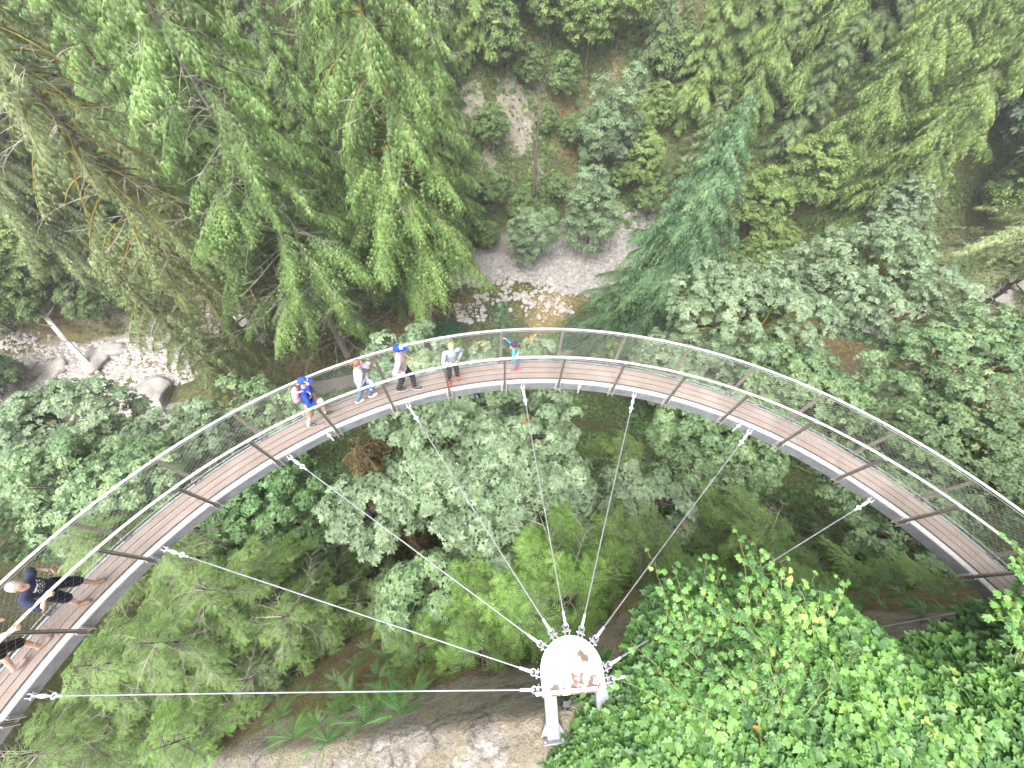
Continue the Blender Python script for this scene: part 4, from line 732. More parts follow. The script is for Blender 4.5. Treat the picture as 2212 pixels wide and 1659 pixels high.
def far(kind, px, py, sc, label, var=0, sz=1., group='trees on the far slope'):
    p = proto((kind, var), lambda: mk_far(kind, 80+var*7+ord(kind)))
    o = p[0] if not p[1] else copy_tree(p[0])
    if not p[1]: p[1] = True
    b = gp(px, py); o.location = tuple(b-[0, 0, .3]); o.rotation_euler[2] = rng.uniform(0, 6.28); o.scale = (sc, sc, sc*sz); tag(o, label, 'tree', group); return o
FAR = [ ('d', 1230, 330, .55, 'bush in the middle of the reddish soil patch', 0), ('d', 1140, 200, .6, 'bush at the upper edge of the pale rock', 0), ('d', 1120, 480, .6, 'bush left of the broken trunk foot', 0), ('b', 1340, 350, .7, 'green tree right of the tall pale alder', 0), ('b', 1370, 420, .75, 'yellow-green tree between the pale alder and the spruce', 1), ('d', 1060, 330, .7, 'bush over the left side of the bare rock slope', 0), ('d', 1070, 450, .7, 'bush at the lower left of the bare rock slope', 0), ('d', 1410, 560, .7, 'bush at the upper right corner of the gravel bar', 0), ('d', 1050, 540, .55, 'bush at the upper left corner of the gravel bar', 0), ('d', 240, 690, .7, 'bush just above the left stony bank', 0), ('b', 380, 640, .8, 'green tree above the stony bank, left of the olive boughs', 0), ('b', 150, 640, .8, 'green tree above the bleached fallen trunk', 1), ('d', 300, 640, .7, 'dark bush on the left bank, under the olive boughs', 0), ('m', 880, 150, 1.1, 'yellow-green tree behind the crown of the big fir at the top', 0), ('m', 740, 120, 1.2, 'yellow-green tree behind the upper curving trunk at the top edge', 1), ('m', 980, 60, 1.1, 'yellow-green tree at the top edge left of the bare rock slope', 0), ('c', 820, 200, 1.2, 'conifer hidden between the two tall cedars near the top', 1), ('m', 560, 180, 1.2, 'yellow-green tree at the top, left of the curving trunk', 1), ('b', 1080, 60, 1., 'light broadleaf at the top edge above the bare rock', 1), ('m', 430, 120, 1.2, 'yellow-green tree at the top, right of the olive spruce', 0), ('m', 2190, 560, .9, 'green tree at the right edge under the drooping boughs', 1), ('b', 2100, 520, .9, 'yellow-green broadleaf low at the right behind the maple', 0), ('b', 40, 720, .8, 'green broadleaf at the left edge on the brown bank', 1), ('d', 120, 700, .8, 'green bush beside the top end of the bleached fallen trunk', 0), ('d', 20, 860, .8, 'low green bush at the left edge beside the pale maple', 0), ('m', 60, 560, .9, 'green tree at the left edge below the olive spruce boughs', 0), ('m', 1720, 210, 1.1, 'yellow-green tree between the spruce tip and the top edge', 1),
  # kind, base px, base py, scale, label
 ('a', 1150, 572, .95, 'rounded light alder standing at the left end of the gravel bar', 0, .8),
 ('a', 1265, 535, 1.25, 'pale alder with a rounded crown right above the gravel bar', 1, .8),
 ('a', 1290, 400, 1.1, 'tall pale alder rising between two bare soil patches', 2, 1.1),
 ('m', 1830, 520, 1.25, 'big bright yellow-green tree at the upper right, lowest lobe', 0), ('m', 1900, 440, 1.3, 'big bright yellow-green tree at the upper right, beside the dark tree', 1), ('m', 1790, 380, 1.2, 'yellow-green tree right of the spruce top', 0), ('m', 1920, 250, 1.3, 'yellow-green tree touching the top edge left of the dark tree', 1),
 ('b', 1600, 520, .85, 'yellow-green broadleaf right of the blue-green spruce', 0), ('b', 1700, 470, .9, 'yellow-green broadleaf above the left lobe of the broad maple', 1), ('b', 1620, 590, .7, 'low yellow-green broadleaf at the spruce foot', 0),
 ('g', 2110, 420, 1.35, 'dark grey-green tree at the top right corner', 0), ('g', 2220, 330, 1.25, 'grey-green tree cut by the right edge near the top', 1), ('g', 2150, 250, 1.5, 'grey-green tree high at the right, behind the yellow-green one', 0), ('g', 2200, 480, 1., 'grey-green tree at the right edge behind the drooping boughs', 1),
 ('m', 1560, 330, 1.0, 'light green cedar left of the spruce top', 0), ('c', 1480, 420, .95, 'green conifer between the alders and the spruce', 0), ('c', 1430, 520, .75, 'dark green conifer just left of the spruce, above the gravel', 1), ('c', 1500, 560, .8, 'green conifer behind the middle of the spruce', 0),
 ('y', 1480, 250, 1.0, 'olive cedar at the top, left of the spruce tip', 1), ('c', 1620, 260, 1.05, 'green conifer straight above the spruce tip', 1), ('y', 1560, 190, 1.05, 'yellowish cedar touching the top edge above the spruce', 0), ('c', 1690, 330, 1.0, 'deep green conifer between spruce tip and yellow-green trees', 0),
 ('b', 1260, 170, .85, 'yellow-green tree near the top above the bare soil', 1), ('b', 1330, 120, .9, 'yellow-green tree at the top edge, right of centre', 0), ('b', 1180, 110, .8, 'yellow-green tree at the top edge above the pale rock', 0), ('c', 1400, 170, .9, 'conifer at the top edge between two yellow-green trees', 1),
 ('d', 1430, 210, .9, 'small dark broadleaf beside the reddish soil', 0), ('b', 1400, 300, .6, 'small green tree on the right side of the reddish soil', 1), ('d', 1210, 230, .7, 'small dark broadleaf just above the broken trunk', 0), ('d', 1080, 170, .9, 'dark broadleaf left of the pale rock, near the top', 0), ('d', 1180, 300, .45, 'low bush right of the pale rock', 0),
 ('d', 1330, 420, .55, 'low dark bush right of the tall pale alder', 0), ('d', 1200, 440, .5, 'low bush right of the broken trunk', 0), ('d', 1390, 470, .7, 'bush between pale alder and spruce', 0), ('d', 1180, 500, .45, 'low bush above the light alder', 0),
 ('y', 1030, 120, .95, 'light cedar behind the top of the big fir', 1), ('c', 1010, 480, .9, 'green conifer right of the big fir trunk', 1), ('c', 900, 430, 1.0, 'green conifer behind the big fir', 0), ('c', 960, 570, .75, 'green conifer just left of the gravel bar', 0), ('c', 760, 470, 1.0, 'green conifer behind the curving cedar trunk', 1),
 ('y', 650, 420, 1.1, 'light green cedar behind the left of the curving cedar trunk', 0), ('c', 560, 520, 1.0, 'green conifer behind the mossy spruce', 0), ('y', 480, 380, 1.15, 'light cedar right of the top left spruce', 1), ('c', 700, 560, .8, 'green conifer above the dark pool', 0), ('c', 640, 290, 1.2, 'conifer at the upper left, left of the curving trunk', 1),
 ('y', 800, 280, 1.15, 'light green cedar between the curving trunk and the big fir', 0), ('c', 960, 260, 1.1, 'conifer at the top right of the big fir', 0), ('c', 400, 470, 1.05, 'conifer behind the upper part of the mossy spruce', 0), ('c', 300, 560, 1.0, 'conifer behind the mossy limbs at the left', 1), ('y', 350, 250, 1.2, 'light cedar at the top left between two big trees', 0),
 ('b', 60, 640, .9, 'bright broadleaf at the left edge above the brown bank', 0), ('b', 190, 600, .8, 'bright broadleaf left of the mossy spruce', 1), ('c', 120, 480, 1.1, 'conifer near the left edge below the top left spruce', 1), ('g', 30, 450, 1.1, 'grey-green tree at the left edge, upper part', 0), ('c', 200, 350, 1.2, 'conifer deep in the top left', 0),
 ('d', 330, 680, .6, 'green bush on the far bank left of the mossy spruce', 0), ('d', 470, 640, .7, 'green bush above the beige bank rock', 0), ('d', 890, 590, .6, 'green bush on the bank behind the fir trunk', 0), ('d', 60, 830, .6, 'green bush low on the brown bank at the left edge', 0), ('d', 780, 600, .7, 'green bush on the bank above the dark pool', 0), ('d', 1430, 620, .6, 'green bush at the right end of the gravel bar', 0), ('d', 1540, 640, .8, 'green bush at the foot of the spruce', 0),
 ('g', 1750, 60, 1.2, 'grey-green tree at the top edge, upper right', 1), ('c', 1850, 120, 1.2, 'conifer at the top edge above the yellow-green trees', 1), ('y', 1650, 90, 1.2, 'cedar at the top edge right of the olive one', 1)]
for a in FAR: far(*a[:5], *(a[5:]))
# ------------------------------------------------------------------ undergrowth on both slopes
def scatter(n, x0, x1, y0, y1, seed, cond):
    r = np.random.default_rng(seed); x = r.uniform(x0, x1, n); y = r.uniform(y0, y1, n); z = H(x, y); k_ = cond(x, y, z, r); return x[k_], y[k_], z[k_], r
def cond_far(x, y, z, r):
    a, b_, c = masks(x, y); return (z > RIV_Z+.6) & (np.maximum(a*.85, np.maximum(b_*.62, c*1.3)) < r.uniform(.25, .95, len(x)))
def under(n, reg, seed, size, name, label, mat, lift=.5, patch=.25):
    x, y, z, r = scatter(n, *reg, seed, cond_far); N = len(x); pt = fbm(x*patch, y*patch, seed, 3)
    s = size*r.uniform(.5, 1.3, N)*(1+.8*pt); P = np.stack([x, y, z+lift*np.clip(.3+pt, 0, 1.5)*r.uniform(0, 1.6, N)], -1)
    a = r.uniform(0, 6.283, N); X = np.stack([np.cos(a), np.sin(a), r.uniform(-.5, .2, N)], -1)
    mb = MB(); place(mb, T_TUFT, F_TUFT, P, X, r.normal(0, .45, (N, 3))+[0, -.3, 1], s, np.clip(.45+.5*pt+r.normal(0, .14, N), 0, 1))
    tag(mb.build(name, mat), label, 'undergrowth', kind='stuff')
under(170000, (-80, 100, 46, 100), 301, .75, 'undergrowth', 'mixed green brush covering the far canyon slope', L_UND, .9)
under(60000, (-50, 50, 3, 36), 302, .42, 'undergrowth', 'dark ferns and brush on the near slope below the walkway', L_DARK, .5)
under(30000, (-90, -20, 20, 60), 303, .6, 'undergrowth', 'green brush on the left river bank', L_UND, .6)
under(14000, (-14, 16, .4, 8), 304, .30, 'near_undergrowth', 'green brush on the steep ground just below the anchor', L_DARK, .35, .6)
# snags, logs
def stick(name, label, cat, a, b_, r0, r1, mat, seed=0, n=10, twigs=0, group=None, wob=.01):
    a = np.array(a, float); b_ = np.array(b_, float); t = np.linspace(0, 1, 12)[:, None]; L = np.linalg.norm(b_-a); r = np.random.default_rng(seed)
    P = (b_-a)*t+np.stack([np.sin(t[:, 0]*5+seed), np.cos(t[:, 0]*4+seed), 0*t[:, 0]], -1)*L*wob
    e = empty(name, tuple(a)); tag(e, label, cat, group); mb = MB(); btube(mb, P, np.linspace(r0, r1, 12), n, cap=True); mb.build('trunk', mat, e, True)
    if twigs:
        mb = MB(); i = r.integers(3, 12, twigs); d = nz(r.normal(size=(twigs, 3))+nz(b_-a)*.4); l_ = L*r.uniform(.04, .16, twigs)
        Q = P[i][:, None]+d[:, None]*(np.linspace(0, 1, 4)[None, :, None]*l_[:, None, None]); Q[:, :, 2] += (np.linspace(0, 1, 4)**2)[None]*l_[:, None]*.2; btube(mb, Q, np.linspace(r1*.5, .01, 4)[None]*np.ones((twigs, 1)), 4); mb.build('branches', mat, e)
    return e
p0 = gp(1150, 425); stick('broken_trunk', 'tall broken grey trunk without a top, standing on the far slope above the alders', 'dead tree', p0-[0, 0, .5], p0+[.3, 0, top_h(p0, 240)], .30, .17, BARK, 1, twigs=14)
p0 = gp(240, 832); p1_ = gp(85, 655); stick('fallen_trunk', 'long bleached fallen trunk lying down the left bank to the pool', 'log', p0+[0, 0, .5], p1_+[0, 0, 1.6], .26, .34, DRIFT, 2, twigs=10)
p0 = gp(100, 890); p1_ = gp(0, 800); stick('fallen_trunk', 'thin grey fallen branch at the left edge above the pale maple', 'log', p0+[0, 0, .4], p1_+[0, 0, 1.0], .14, .2, BARKL, 3, twigs=6)
p0 = gp(935, 562); p1_ = gp(1010, 545); stick('drift_log', 'pale log lying at the left end of the gravel bar behind the fir', 'log', p0+[0, 0, .3], p1_+[0, 0, .4], .28, .22, DRIFT, 4)
p0 = gp(860, 655); p1_ = gp(700, 760); stick('dead_bough', 'bare grey branchy bough spread over the dark pool', 'dead branch', gp(745, 770)+[0, 0, 3], gp(860, 700)+[0, 0, 3.5], .12, .05, TWIG, 5, twigs=26, wob=.04)
# ------------------------------------------------------------------ river stones
def stone_mesh(seed, mat):
    import bmesh
    bm = bmesh.new(); bmesh.ops.create_icosphere(bm, subdivisions=2 if seed < 20 else 4, radius=.5); r = np.random.default_rng(seed); A = r.normal(size=(5, 3)); PLN = nz(r.normal(size=(9, 3))); sx = r.uniform(.75, 1.2, 3)*[1, 1, .62]
    for v in bm.verts:
        c = np.array(v.co); k = 1+.13*sum(math.sin(float(c@q)*3+i) for i, q in enumerate(A))/2
        if seed >= 20: k *= min(1, .40/max(1e-6, float(np.max(PLN@c))))*1.12+.05*float(fbm(c[0]*9+seed, c[1]*9+c[2]*7, 3, 3))
        v.co = Vector(c*k*sx)
    me = bpy.data.meshes.new('river_stone'); bm.to_mesh(me); bm.free(); me.materials.append(mat)
    for p in me.polygons: p.use_smooth = seed < 20
    return me
SM = [stone_mesh(k, STONE) for k in range(6)]; SD = [stone_mesh(20+k, STONED) for k in range(4)]
r = np.random.default_rng(77); done = 0
def in_poly(x, y, P): return sdist(np.array([x]), np.array([y]), np.array(P, float))[0] < 0
SHOAL = [(975, 660), (1010, 640), (1060, 625), (1090, 600), (1130, 590), (1200, 600), (1230, 640), (1240, 690), (1180, 700), (1110, 670), (1060, 690), (1000, 700)]
while done < 270:
    px, py = r.uniform(960, 1260), r.uniform(585, 705)
    if not in_poly(px, py, SHOAL) or r.uniform() > .12+.88*(vn(px/28, py/16, 5) > -.1): continue
    s = float(np.clip(r.lognormal(-.62, .42), .26, 1.3)); p = unp(px, py, RIV_Z+.05); o = bpy.data.objects.new('river_stone', SM[done % 6]); COL.objects.link(o)
    o.location = (p[0], p[1], max(RIV_Z-.02*s, gz(p[0], p[1])-.05)+.1*s); o.rotation_euler = (r.normal(0, .2), r.normal(0, .2), r.uniform(0, 6.28)); o.scale = (s, s*r.uniform(.7, 1.1), s*r.uniform(.7, 1.1))
    tag(o, 'one of the pale rounded stones in the shallow river behind the railing', 'stone', 'pale stones in the river shallows'); done += 1
BO = [(1010, 575, 2.0), (1040, 590, 1.6), (1075, 585, 2.2), (1120, 580, 1.8), (1165, 588, 2.0), (960, 600, 2.), (1230, 585, 1.6), (1290, 600, 1.5), (560, 665, 3.4), (500, 655, 4.2), (610, 640, 3.), (450, 700, 3.6), (540, 700, 3.), (330, 855, 6.5), (270, 810, 4.), (210, 780, 4.4), (255, 755, 3.), (180, 820, 3.), (300, 800, 3.), (150, 870, 3.4), (390, 780, 4.), (640, 660, 2.6), (690, 640, 2.4), (1790, 420, .1), (420, 740, 3.2), (360, 740, 3.), (230, 840, 3.4), (120, 800, 3.)]
PLACE = ['at the left of the gravel bar', 'beside the first rock of the gravel bar', 'under the light alder', 'at the water edge below the alder', 'right of the alder foot', 'at the fir trunk', 'in the middle of the gravel bar', 'at the right end of the gravel bar', 'above the dark pool', 'on the beige bank behind the mossy spruce', 'right above the dark pool', 'on the bank left of the mossy trunk', 'at the pool edge under the mossy spruce', 'the biggest one, overhanging the brown pool', 'beside the fallen trunk', 'left of the fallen trunk', 'above the fallen trunk foot', 'far left on the bank', 'right of the fallen trunk', 'in front of the left bank', 'under the drooping spruce', 'near the curving cedar foot', 'behind the curving cedar', '', 'under the hanging boughs', 'on the bank below the limbs', 'at the end of the fallen trunk', 'below the brown soil']
for k, (px, py, s) in enumerate(BO):
    if s < 1: continue
    p = gp(px, py); o = bpy.data.objects.new('boulder', SD[k % 4]); COL.objects.link(o); o.location = tuple(p+[0, 0, .05*s]); o.rotation_euler = (r.normal(0, .2), r.normal(0, .2), r.uniform(0, 6.28)); o.scale = (s, s*r.uniform(.6, .9), s*.7)
    tag(o, 'grey boulder '+PLACE[k], 'boulder', 'boulders along the river')
# gravel and cobbles nobody could count
def cobbles(polys, n, seed, s0, s1, label, mat, name='gravel'):
    r = np.random.default_rng(seed); oc = np.array([[0, 0, .35], [.5, 0, 0], [.1, .48, 0], [-.5, .1, 0], [-.08, -.45, 0], [0, 0, -.3]]); f = np.array([[0, 1, 2], [0, 2, 3], [0, 3, 4], [0, 4, 1], [5, 2, 1], [5, 3, 2], [5, 4, 3], [5, 1, 4]])
    P = []
    for pl, zz in polys:
        W_ = np.array([unp(a, b_, zz)[:2] for a, b_ in pl]); lo, hi = W_.min(0), W_.max(0); q = r.uniform(lo, hi, (n, 2)); q = q[sdist(q[:, 0], q[:, 1], W_)+1.2*vn(q[:, 0]*.6, q[:, 1]*.6, 4) < 0]; P.append(q)
    q = np.concatenate(P); z = H(q[:, 0], q[:, 1]); a = r.uniform(0, 6.283, len(q)); X = np.stack([np.cos(a), np.sin(a), 0*a], -1)
    mb = MB(); place(mb, oc, [f], np.stack([q[:, 0], q[:, 1], np.maximum(z, RIV_Z-.05)+.02], -1), X, r.normal(0, .2, (len(q), 3))+[0, 0, 1], s0+(s1-s0)*r.uniform(0, 1, len(q))**3, r.uniform(0, 1, len(q)))
    tag(mb.build(name, mat), label, 'gravel', kind='stuff')
cobbles([([(840, 650), (860, 560), (930, 520), (1000, 525), (1130, 560), (1220, 505), (1330, 480), (1430, 490), (1450, 560), (1400, 620), (1250, 625), (1100, 600), (960, 615)], -39.5)], 30000, 1, .28, 1.5, 'grey gravel bar below the alders', STONED)
cobbles([([(970, 660), (1060, 615), (1100, 590), (1240, 600), (1250, 690), (1120, 690), (1000, 705)], -40)], 1500, 2, .12, .35, 'small pale cobbles in the shallows', STONE)
cobbles([([(-60, 860), (-40, 700), (150, 740), (330, 730), (500, 640), (720, 620), (620, 700), (420, 790), (330, 870), (150, 900)], -39.2)], 22000, 3, .2, 1.1, 'beige rubble along the left bank', STONE)
cobbles([([(400, 1040), (470, 930), (560, 850), (680, 850), (640, 930), (500, 1060)], -39.6)], 9000, 4, .15, .7, 'pale stones in place of white water glints below the netting', STONE)  # pale stones added to imitate white glints on the water
# ------------------------------------------------------------------ ferns, ivy, creeper near the cliff
fern_pts = [(760, 1500), (815, 1530), (790, 1560), (730, 1470), (690, 1560), (850, 1490), (870, 1540), (740, 1540), (640, 1590), (820, 1460), (770, 1440), (900, 1500), (710, 1600), (610, 1545), (660, 1500), (840, 1420), (800, 1400)]
def fern(p, s, seed):
    r = np.random.default_rng(seed); mb = MB(); n = 15
    a = np.arange(n)*2.4+r.normal(0, .2, n)
    for k in range(n):
        O_ = np.array([math.cos(a[k]), math.sin(a[k]), 0]); L = s*r.uniform(.7, 1.1); t = np.linspace(.05, 1, 16); C = O_[None]*(L*t)[:, None]; C[:, 2] = L*(.75*t-.75*t**2)
        btube(mb, np.concatenate([[[0, 0, 0]], C[::3]]), s*.008, 3)
        sd = np.cross(O_, [0, 0, 1]); w = L*.16*np.sin(np.pi*np.clip(t*.85+.12, 0, 1))
        T = np.array([[0, -.1, 0], [1, 0, -.1], [0, .1, 0]])
        for sg in (-1, 1): place(mb, T, [np.array([[0, 1, 2]])], C, sd[None]*sg+O_[None]*.35+[0, 0, -.1], np.array([[0, 0, 1.]])+O_*.2, w, np.full(16, r.uniform(.2, .9)))
    mb2 = mb.mesh('fronds', [L_FERN]); return mb2
FM = [fern(0, 1., k) for k in range(3)]
FPL = ['by the soil gap', 'right of its middle', 'low in the clump', 'at its upper left', 'by the rock edge', 'at the upper right', 'nearest the pale rock', 'in its middle', 'lowest, by the rock lip', 'under the cedar', 'below the cable', 'farthest right', 'at the rock lip', 'beside the hemlock', 'left, on bare soil', 'above the cable', 'highest, in shade']
for k, (px, py) in enumerate(fern_pts):
    p = gp(px, py); o = bpy.data.objects.new('sword_fern', FM[k % 3]); COL.objects.link(o); s = rng.uniform(.45, .8); o.location = tuple(p+[0, 0, .03]); o.scale = (s, s, s); o.rotation_euler = (-.35, 0, rng.uniform(0, 6.28))
    tag(o, 'green sword fern on the soil slope, '+FPL[k], 'fern', 'sword ferns left of the anchor plate')
r = np.random.default_rng(9)
def bank_points(n, inset=.0, outm=.45):
    x = r.uniform(.2, 13, n); y = r.uniform(-3.0, 3.2, n); d = sdist(x, y, BANK); k_ = (d < outm) & (d > -3.2); return x[k_], y[k_], d[k_]
x, y, d = bank_points(72000); N = len(x)
hump = .16*fbm(x*1.6, y*1.6, 41, 3)+.10*vn(x*4, y*4, 6)
base = bankz(x, y, np.minimum(d, -.02)); over = np.clip(d, 0, 1)
z = base-.9*over-1.2*over**2+hump+r.uniform(-.10, .16, N); k_ = (over < .1) | (r.uniform(0, 1, N) > over*1.6)
keep = np.ones(N, bool)
for (a_, b_) in ((1100, 1700),): pass
dist = np.hypot(x-3, y+.5); keep &= r.uniform(0, 1, N) < np.clip(1.35-dist/9, .25, 1)
keep &= k_; x, y, z, d, over = x[keep], y[keep], z[keep], d[keep], over[keep]; N = len(x)
# leaf size follows patches, as do the colours
pt = fbm(x*.7, y*.7, 55, 3); a = r.uniform(0, 6.283, N); tilt_ = r.normal(0, .38, (N, 3))+[0, 0, 1]+np.stack([-over*.6, over*1.2, 0*over], -1)
X_ = np.stack([np.cos(a)-.1, np.sin(a)-.5, -.25+0*a], -1)
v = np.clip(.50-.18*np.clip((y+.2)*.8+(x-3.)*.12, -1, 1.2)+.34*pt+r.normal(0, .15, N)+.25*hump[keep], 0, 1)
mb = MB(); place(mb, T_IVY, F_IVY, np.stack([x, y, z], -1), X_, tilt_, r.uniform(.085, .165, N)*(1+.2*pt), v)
q_ = r.choice(N, 90, replace=False); place(mb, T_IVY, F_IVY, np.stack([x, y, z+.03], -1)[q_], X_[q_], tilt_[q_], .08, r.uniform(0, .6, 90), 1)
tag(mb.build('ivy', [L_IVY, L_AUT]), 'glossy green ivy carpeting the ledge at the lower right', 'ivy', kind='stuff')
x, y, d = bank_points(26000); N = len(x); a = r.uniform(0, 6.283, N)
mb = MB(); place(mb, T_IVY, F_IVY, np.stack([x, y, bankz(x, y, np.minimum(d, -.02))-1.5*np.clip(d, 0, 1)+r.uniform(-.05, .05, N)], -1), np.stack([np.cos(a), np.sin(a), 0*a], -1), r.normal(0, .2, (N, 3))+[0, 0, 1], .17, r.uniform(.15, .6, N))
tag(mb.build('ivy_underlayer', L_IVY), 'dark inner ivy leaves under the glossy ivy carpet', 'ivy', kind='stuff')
# creeper shoots with five-part leaves
def creeper(name, label, roots, seed, vmean=.6):
    r = np.random.default_rng(seed); e = empty(name, tuple(roots[0][0])); o0 = np.array(roots[0][0]); mb = MB(); P_, X_2, Z2, S2, V2 = [], [], [], [], []
    for a, b_ in roots:
        a = np.array(a); b_ = np.array(b_); t = np.linspace(0, 1, 10)[:, None]; L = np.linalg.norm(b_-a); P = a+(b_-a)*t; P[:, 2] += L*.18*np.sin(np.pi*t[:, 0]); P += r.normal(0, .012, P.shape)*L
        btube(mb, P-o0, np.linspace(.007, .003, 10), 5); nlf = max(4, int(L/.075))
        for k in range(nlf):
            f = (k+1)/nlf*9; i = min(8, int(f)); c = P[i]+(P[i+1]-P[i])*(f-i); ang_ = r.uniform(0, 6.283); pd = nz([math.cos(ang_), math.sin(ang_), r.uniform(.0, .5)]); c2 = c+pd*r.uniform(.05, .12)
            btube(mb, np.stack([c, (c+c2)/2+[0, 0, .01], c2])-o0, .0025, 3); sc = r.uniform(.06, .11); vv = np.clip(r.normal(vmean, .2), 0, 1)
            for q in (-1.15, -.6, 0, .6, 1.15):
                ca = ang_+q; P_.append(c2-o0); X_2.append([math.cos(ca), math.sin(ca), -.3]); Z2.append([r.normal(0, .15), r.normal(0, .15), 1]); S2.append(sc*(1-.22*abs(q))); V2.append(vv+r.normal(0, .05))
    mb.build('stems', rough_mat('green_brown_stem', [(.3, g(.10, .13, .04)), (.7, g(.2, .23, .08))], 9, 3, .8, 0), e)
    mb = MB(); place(mb, np.array([[0, 0, 0], [.3, .17, .05], [.62, .26, .07], [1, 0, 0], [.62, -.26, .07], [.3, -.17, .05]]), [np.array([[0, 3, 2, 1], [0, 5, 4, 3]])], np.array(P_), np.array(X_2), np.array(Z2), np.array(S2), np.array(V2))
    mb.build('leaves', L_VINE, e); tag(e, label, 'creeper', 'yellow-green creeper shoots over the ivy'); return e
def sh(pts, z0, z1): return [(unp(a, b_, z0), unp(c, d_, z1)) for a, b_, c, d_ in pts]
rs = np.random.default_rng(99)
def shoots(n, x0, x1, yb, yt, z0, z1, spread=70):
    o_ = []
    for k in range(n):
        bx_ = rs.uniform(x0, x1); by_ = rs.uniform(*yb); o_.append((unp(bx_, by_, z0), unp(bx_+rs.normal(0, spread), rs.uniform(*yt), z1+rs.uniform(-.25, .15))))
    return o_
creeper('creeper', 'yellow-green creeper shoots with the brightest leaves, right of the cable', shoots(11, 1660, 1800, (1320, 1380), (1200, 1330), 1.9, 2.25, 35), 1, .6)
creeper('creeper', 'green creeper shoots around the lower end of the visible cable', shoots(13, 1560, 1680, (1320, 1390), (1150, 1320), 1.7, 2.1, 40), 2, .38)
creeper('creeper', 'leafy creeper shoots left of the lower cable end, above the ivy', shoots(20, 1430, 1570, (1330, 1430), (1180, 1360), 1.4, 1.8, 45), 3, .42)
creeper('creeper', 'tangle of creeper leaves and stems lying over the middle of the ivy', shoots(34, 1480, 1740, (1430, 1580), (1320, 1480), 1.7, 1.9, 70), 4, .3)
creeper('creeper', 'green shoots at the right edge hiding the end of the deck', shoots(60, 2170, 2330, (1300, 1430), (1150, 1350), 2.1, 2.6, 22), 5, .42)
# ------------------------------------------------------------------ people on the walkway
def ellip(mb, c, rx, A=None, n=12, m=8):
    A = np.eye(3) if A is None else A; th = np.linspace(0, np.pi, m+1)[1:-1]; ph = np.arange(n)*2*np.pi/n
    V = [[0, 0, 1.]]+[[math.sin(t)*math.cos(p), math.sin(t)*math.sin(p), math.cos(t)] for t in th for p in ph]+[[0, 0, -1.]]
    V = (np.array(V)*np.array(rx)) @ A.T+np.array(c); k = m-1; F3 = []; F4 = []
    for j in range(n):
        j2 = (j+1) % n; F3 += [[0, 1+j, 1+j2], [len(V)-1, 1+(k-1)*n+j2, 1+(k-1)*n+j]]
        for i in range(k-1): F4.append([1+i*n+j, 1+(i+1)*n+j, 1+(i+1)*n+j2, 1+i*n+j2])
    mb.add(V, [np.array(F3), np.array(F4)])
def cone(mb, a, b, r0, r1, n=12):
    a = np.array(a, float); b = np.array(b, float)
    btube(mb, np.stack([a, b]), np.array([[r0, r1]]), n, cap=True); ellip(mb, a, (r0,)*3, n=n); ellip(mb, b, (r1,)*3, n=n)
def chain(mb, pts, rs):
    for i in range(len(pts)-1): cone(mb, pts[i], pts[i+1], rs[i], rs[i+1])
def remesh(mb, name, mat, parent, vox=.011, it=3):
    me = mb.mesh(name, [mat]); o = bpy.data.objects.new(name, me); COL.objects.link(o)
    md = o.modifiers.new('r', 'REMESH'); md.mode = 'VOXEL'; md.voxel_size = vox; md.use_smooth_shade = True
    sm = o.modifiers.new('s', 'SMOOTH'); sm.iterations = it; sm.factor = .5
    m2 = bpy.data.meshes.new_from_object(o.evaluated_get(bpy.context.evaluated_depsgraph_get())); m2.name = name
    o.modifiers.clear(); o.data = m2; bpy.data.meshes.remove(me)
    if not m2.materials: m2.materials.append(mat)
    if parent: o.parent = parent
    return o
def ik(a, c, l1, l2, pole):
    d = c-a; D = min(np.linalg.norm(d), (l1+l2)*.995); u = nz(d); c = a+u*D
    x = (l1*l1-l2*l2+D*D)/(2*D); h = math.sqrt(max(l1*l1-x*x, 1e-6)); p = pole-u*(pole@u); return a+u*x+nz(p)*h, c
def hand(mb, w, d, n_, k, curl=.6, thumb=1, point=False):
    """palm from wrist w along d, palm facing n_, scale k"""
    d = nz(d); n_ = nz(n_-d*(n_@d)); s = np.cross(n_, d)*thumb; A = np.stack([s, n_, d], 1)
    ellip(mb, w+d*.048*k, (.040*k, .016*k, .052*k), A)
    for i, (o, L) in enumerate(((.030, .072), (.010, .082), (-.011, .076), (-.030, .060))):
        b0 = w+d*.085*k+s*o*k; c = .12 if (point and i == 0) else curl
        d1 = nz(d*math.cos(c)+n_*math.sin(c)+s*o*2); b1 = b0+d1*L*.55*k; d2 = nz(d*math.cos(c*2.2)+n_*math.sin(c*2.2)); b2 = b1+d2*L*.5*k; chain(mb, [b0, b1, b2], [.0095*k, .0088*k, .0075*k])
    t0 = w+d*.03*k+s*.034*k; t1 = t0+nz(s*.75+d*.7+n_*.25)*.042*k; t2 = t1+nz(s*.15+d*.85+n_*.5)*.032*k; chain(mb, [t0, t1, t2], [.013*k, .0105*k, .0085*k])
def deckfoot(px, py):
    p = unp(px, py, 0)[:2]-WC; t = math.atan2(p[1], p[0]); off = np.clip(np.hypot(*p)-wr(t), -.19, .19); return wp(math.degrees(t), off, 0.), math.degrees(t)
SKIN = plain('skin', (.50, .31, .23), .55); SKIN2 = plain('pale_skin', (.58, .39, .31), .55); DARKM = plain('dark_eyes', (.03, .02, .02), .3); LIP = plain('lips', (.42, .18, .15), .5)
def cloth(name, c, c2=None, sc=9): c2 = c2 or tuple(np.array(c)*.7); return rough_mat(name, [(.35, tuple(c2)), (.65, tuple(c))], sc, 4, .85, .5, spec=.2, bdist=.01)
WORLD = {}
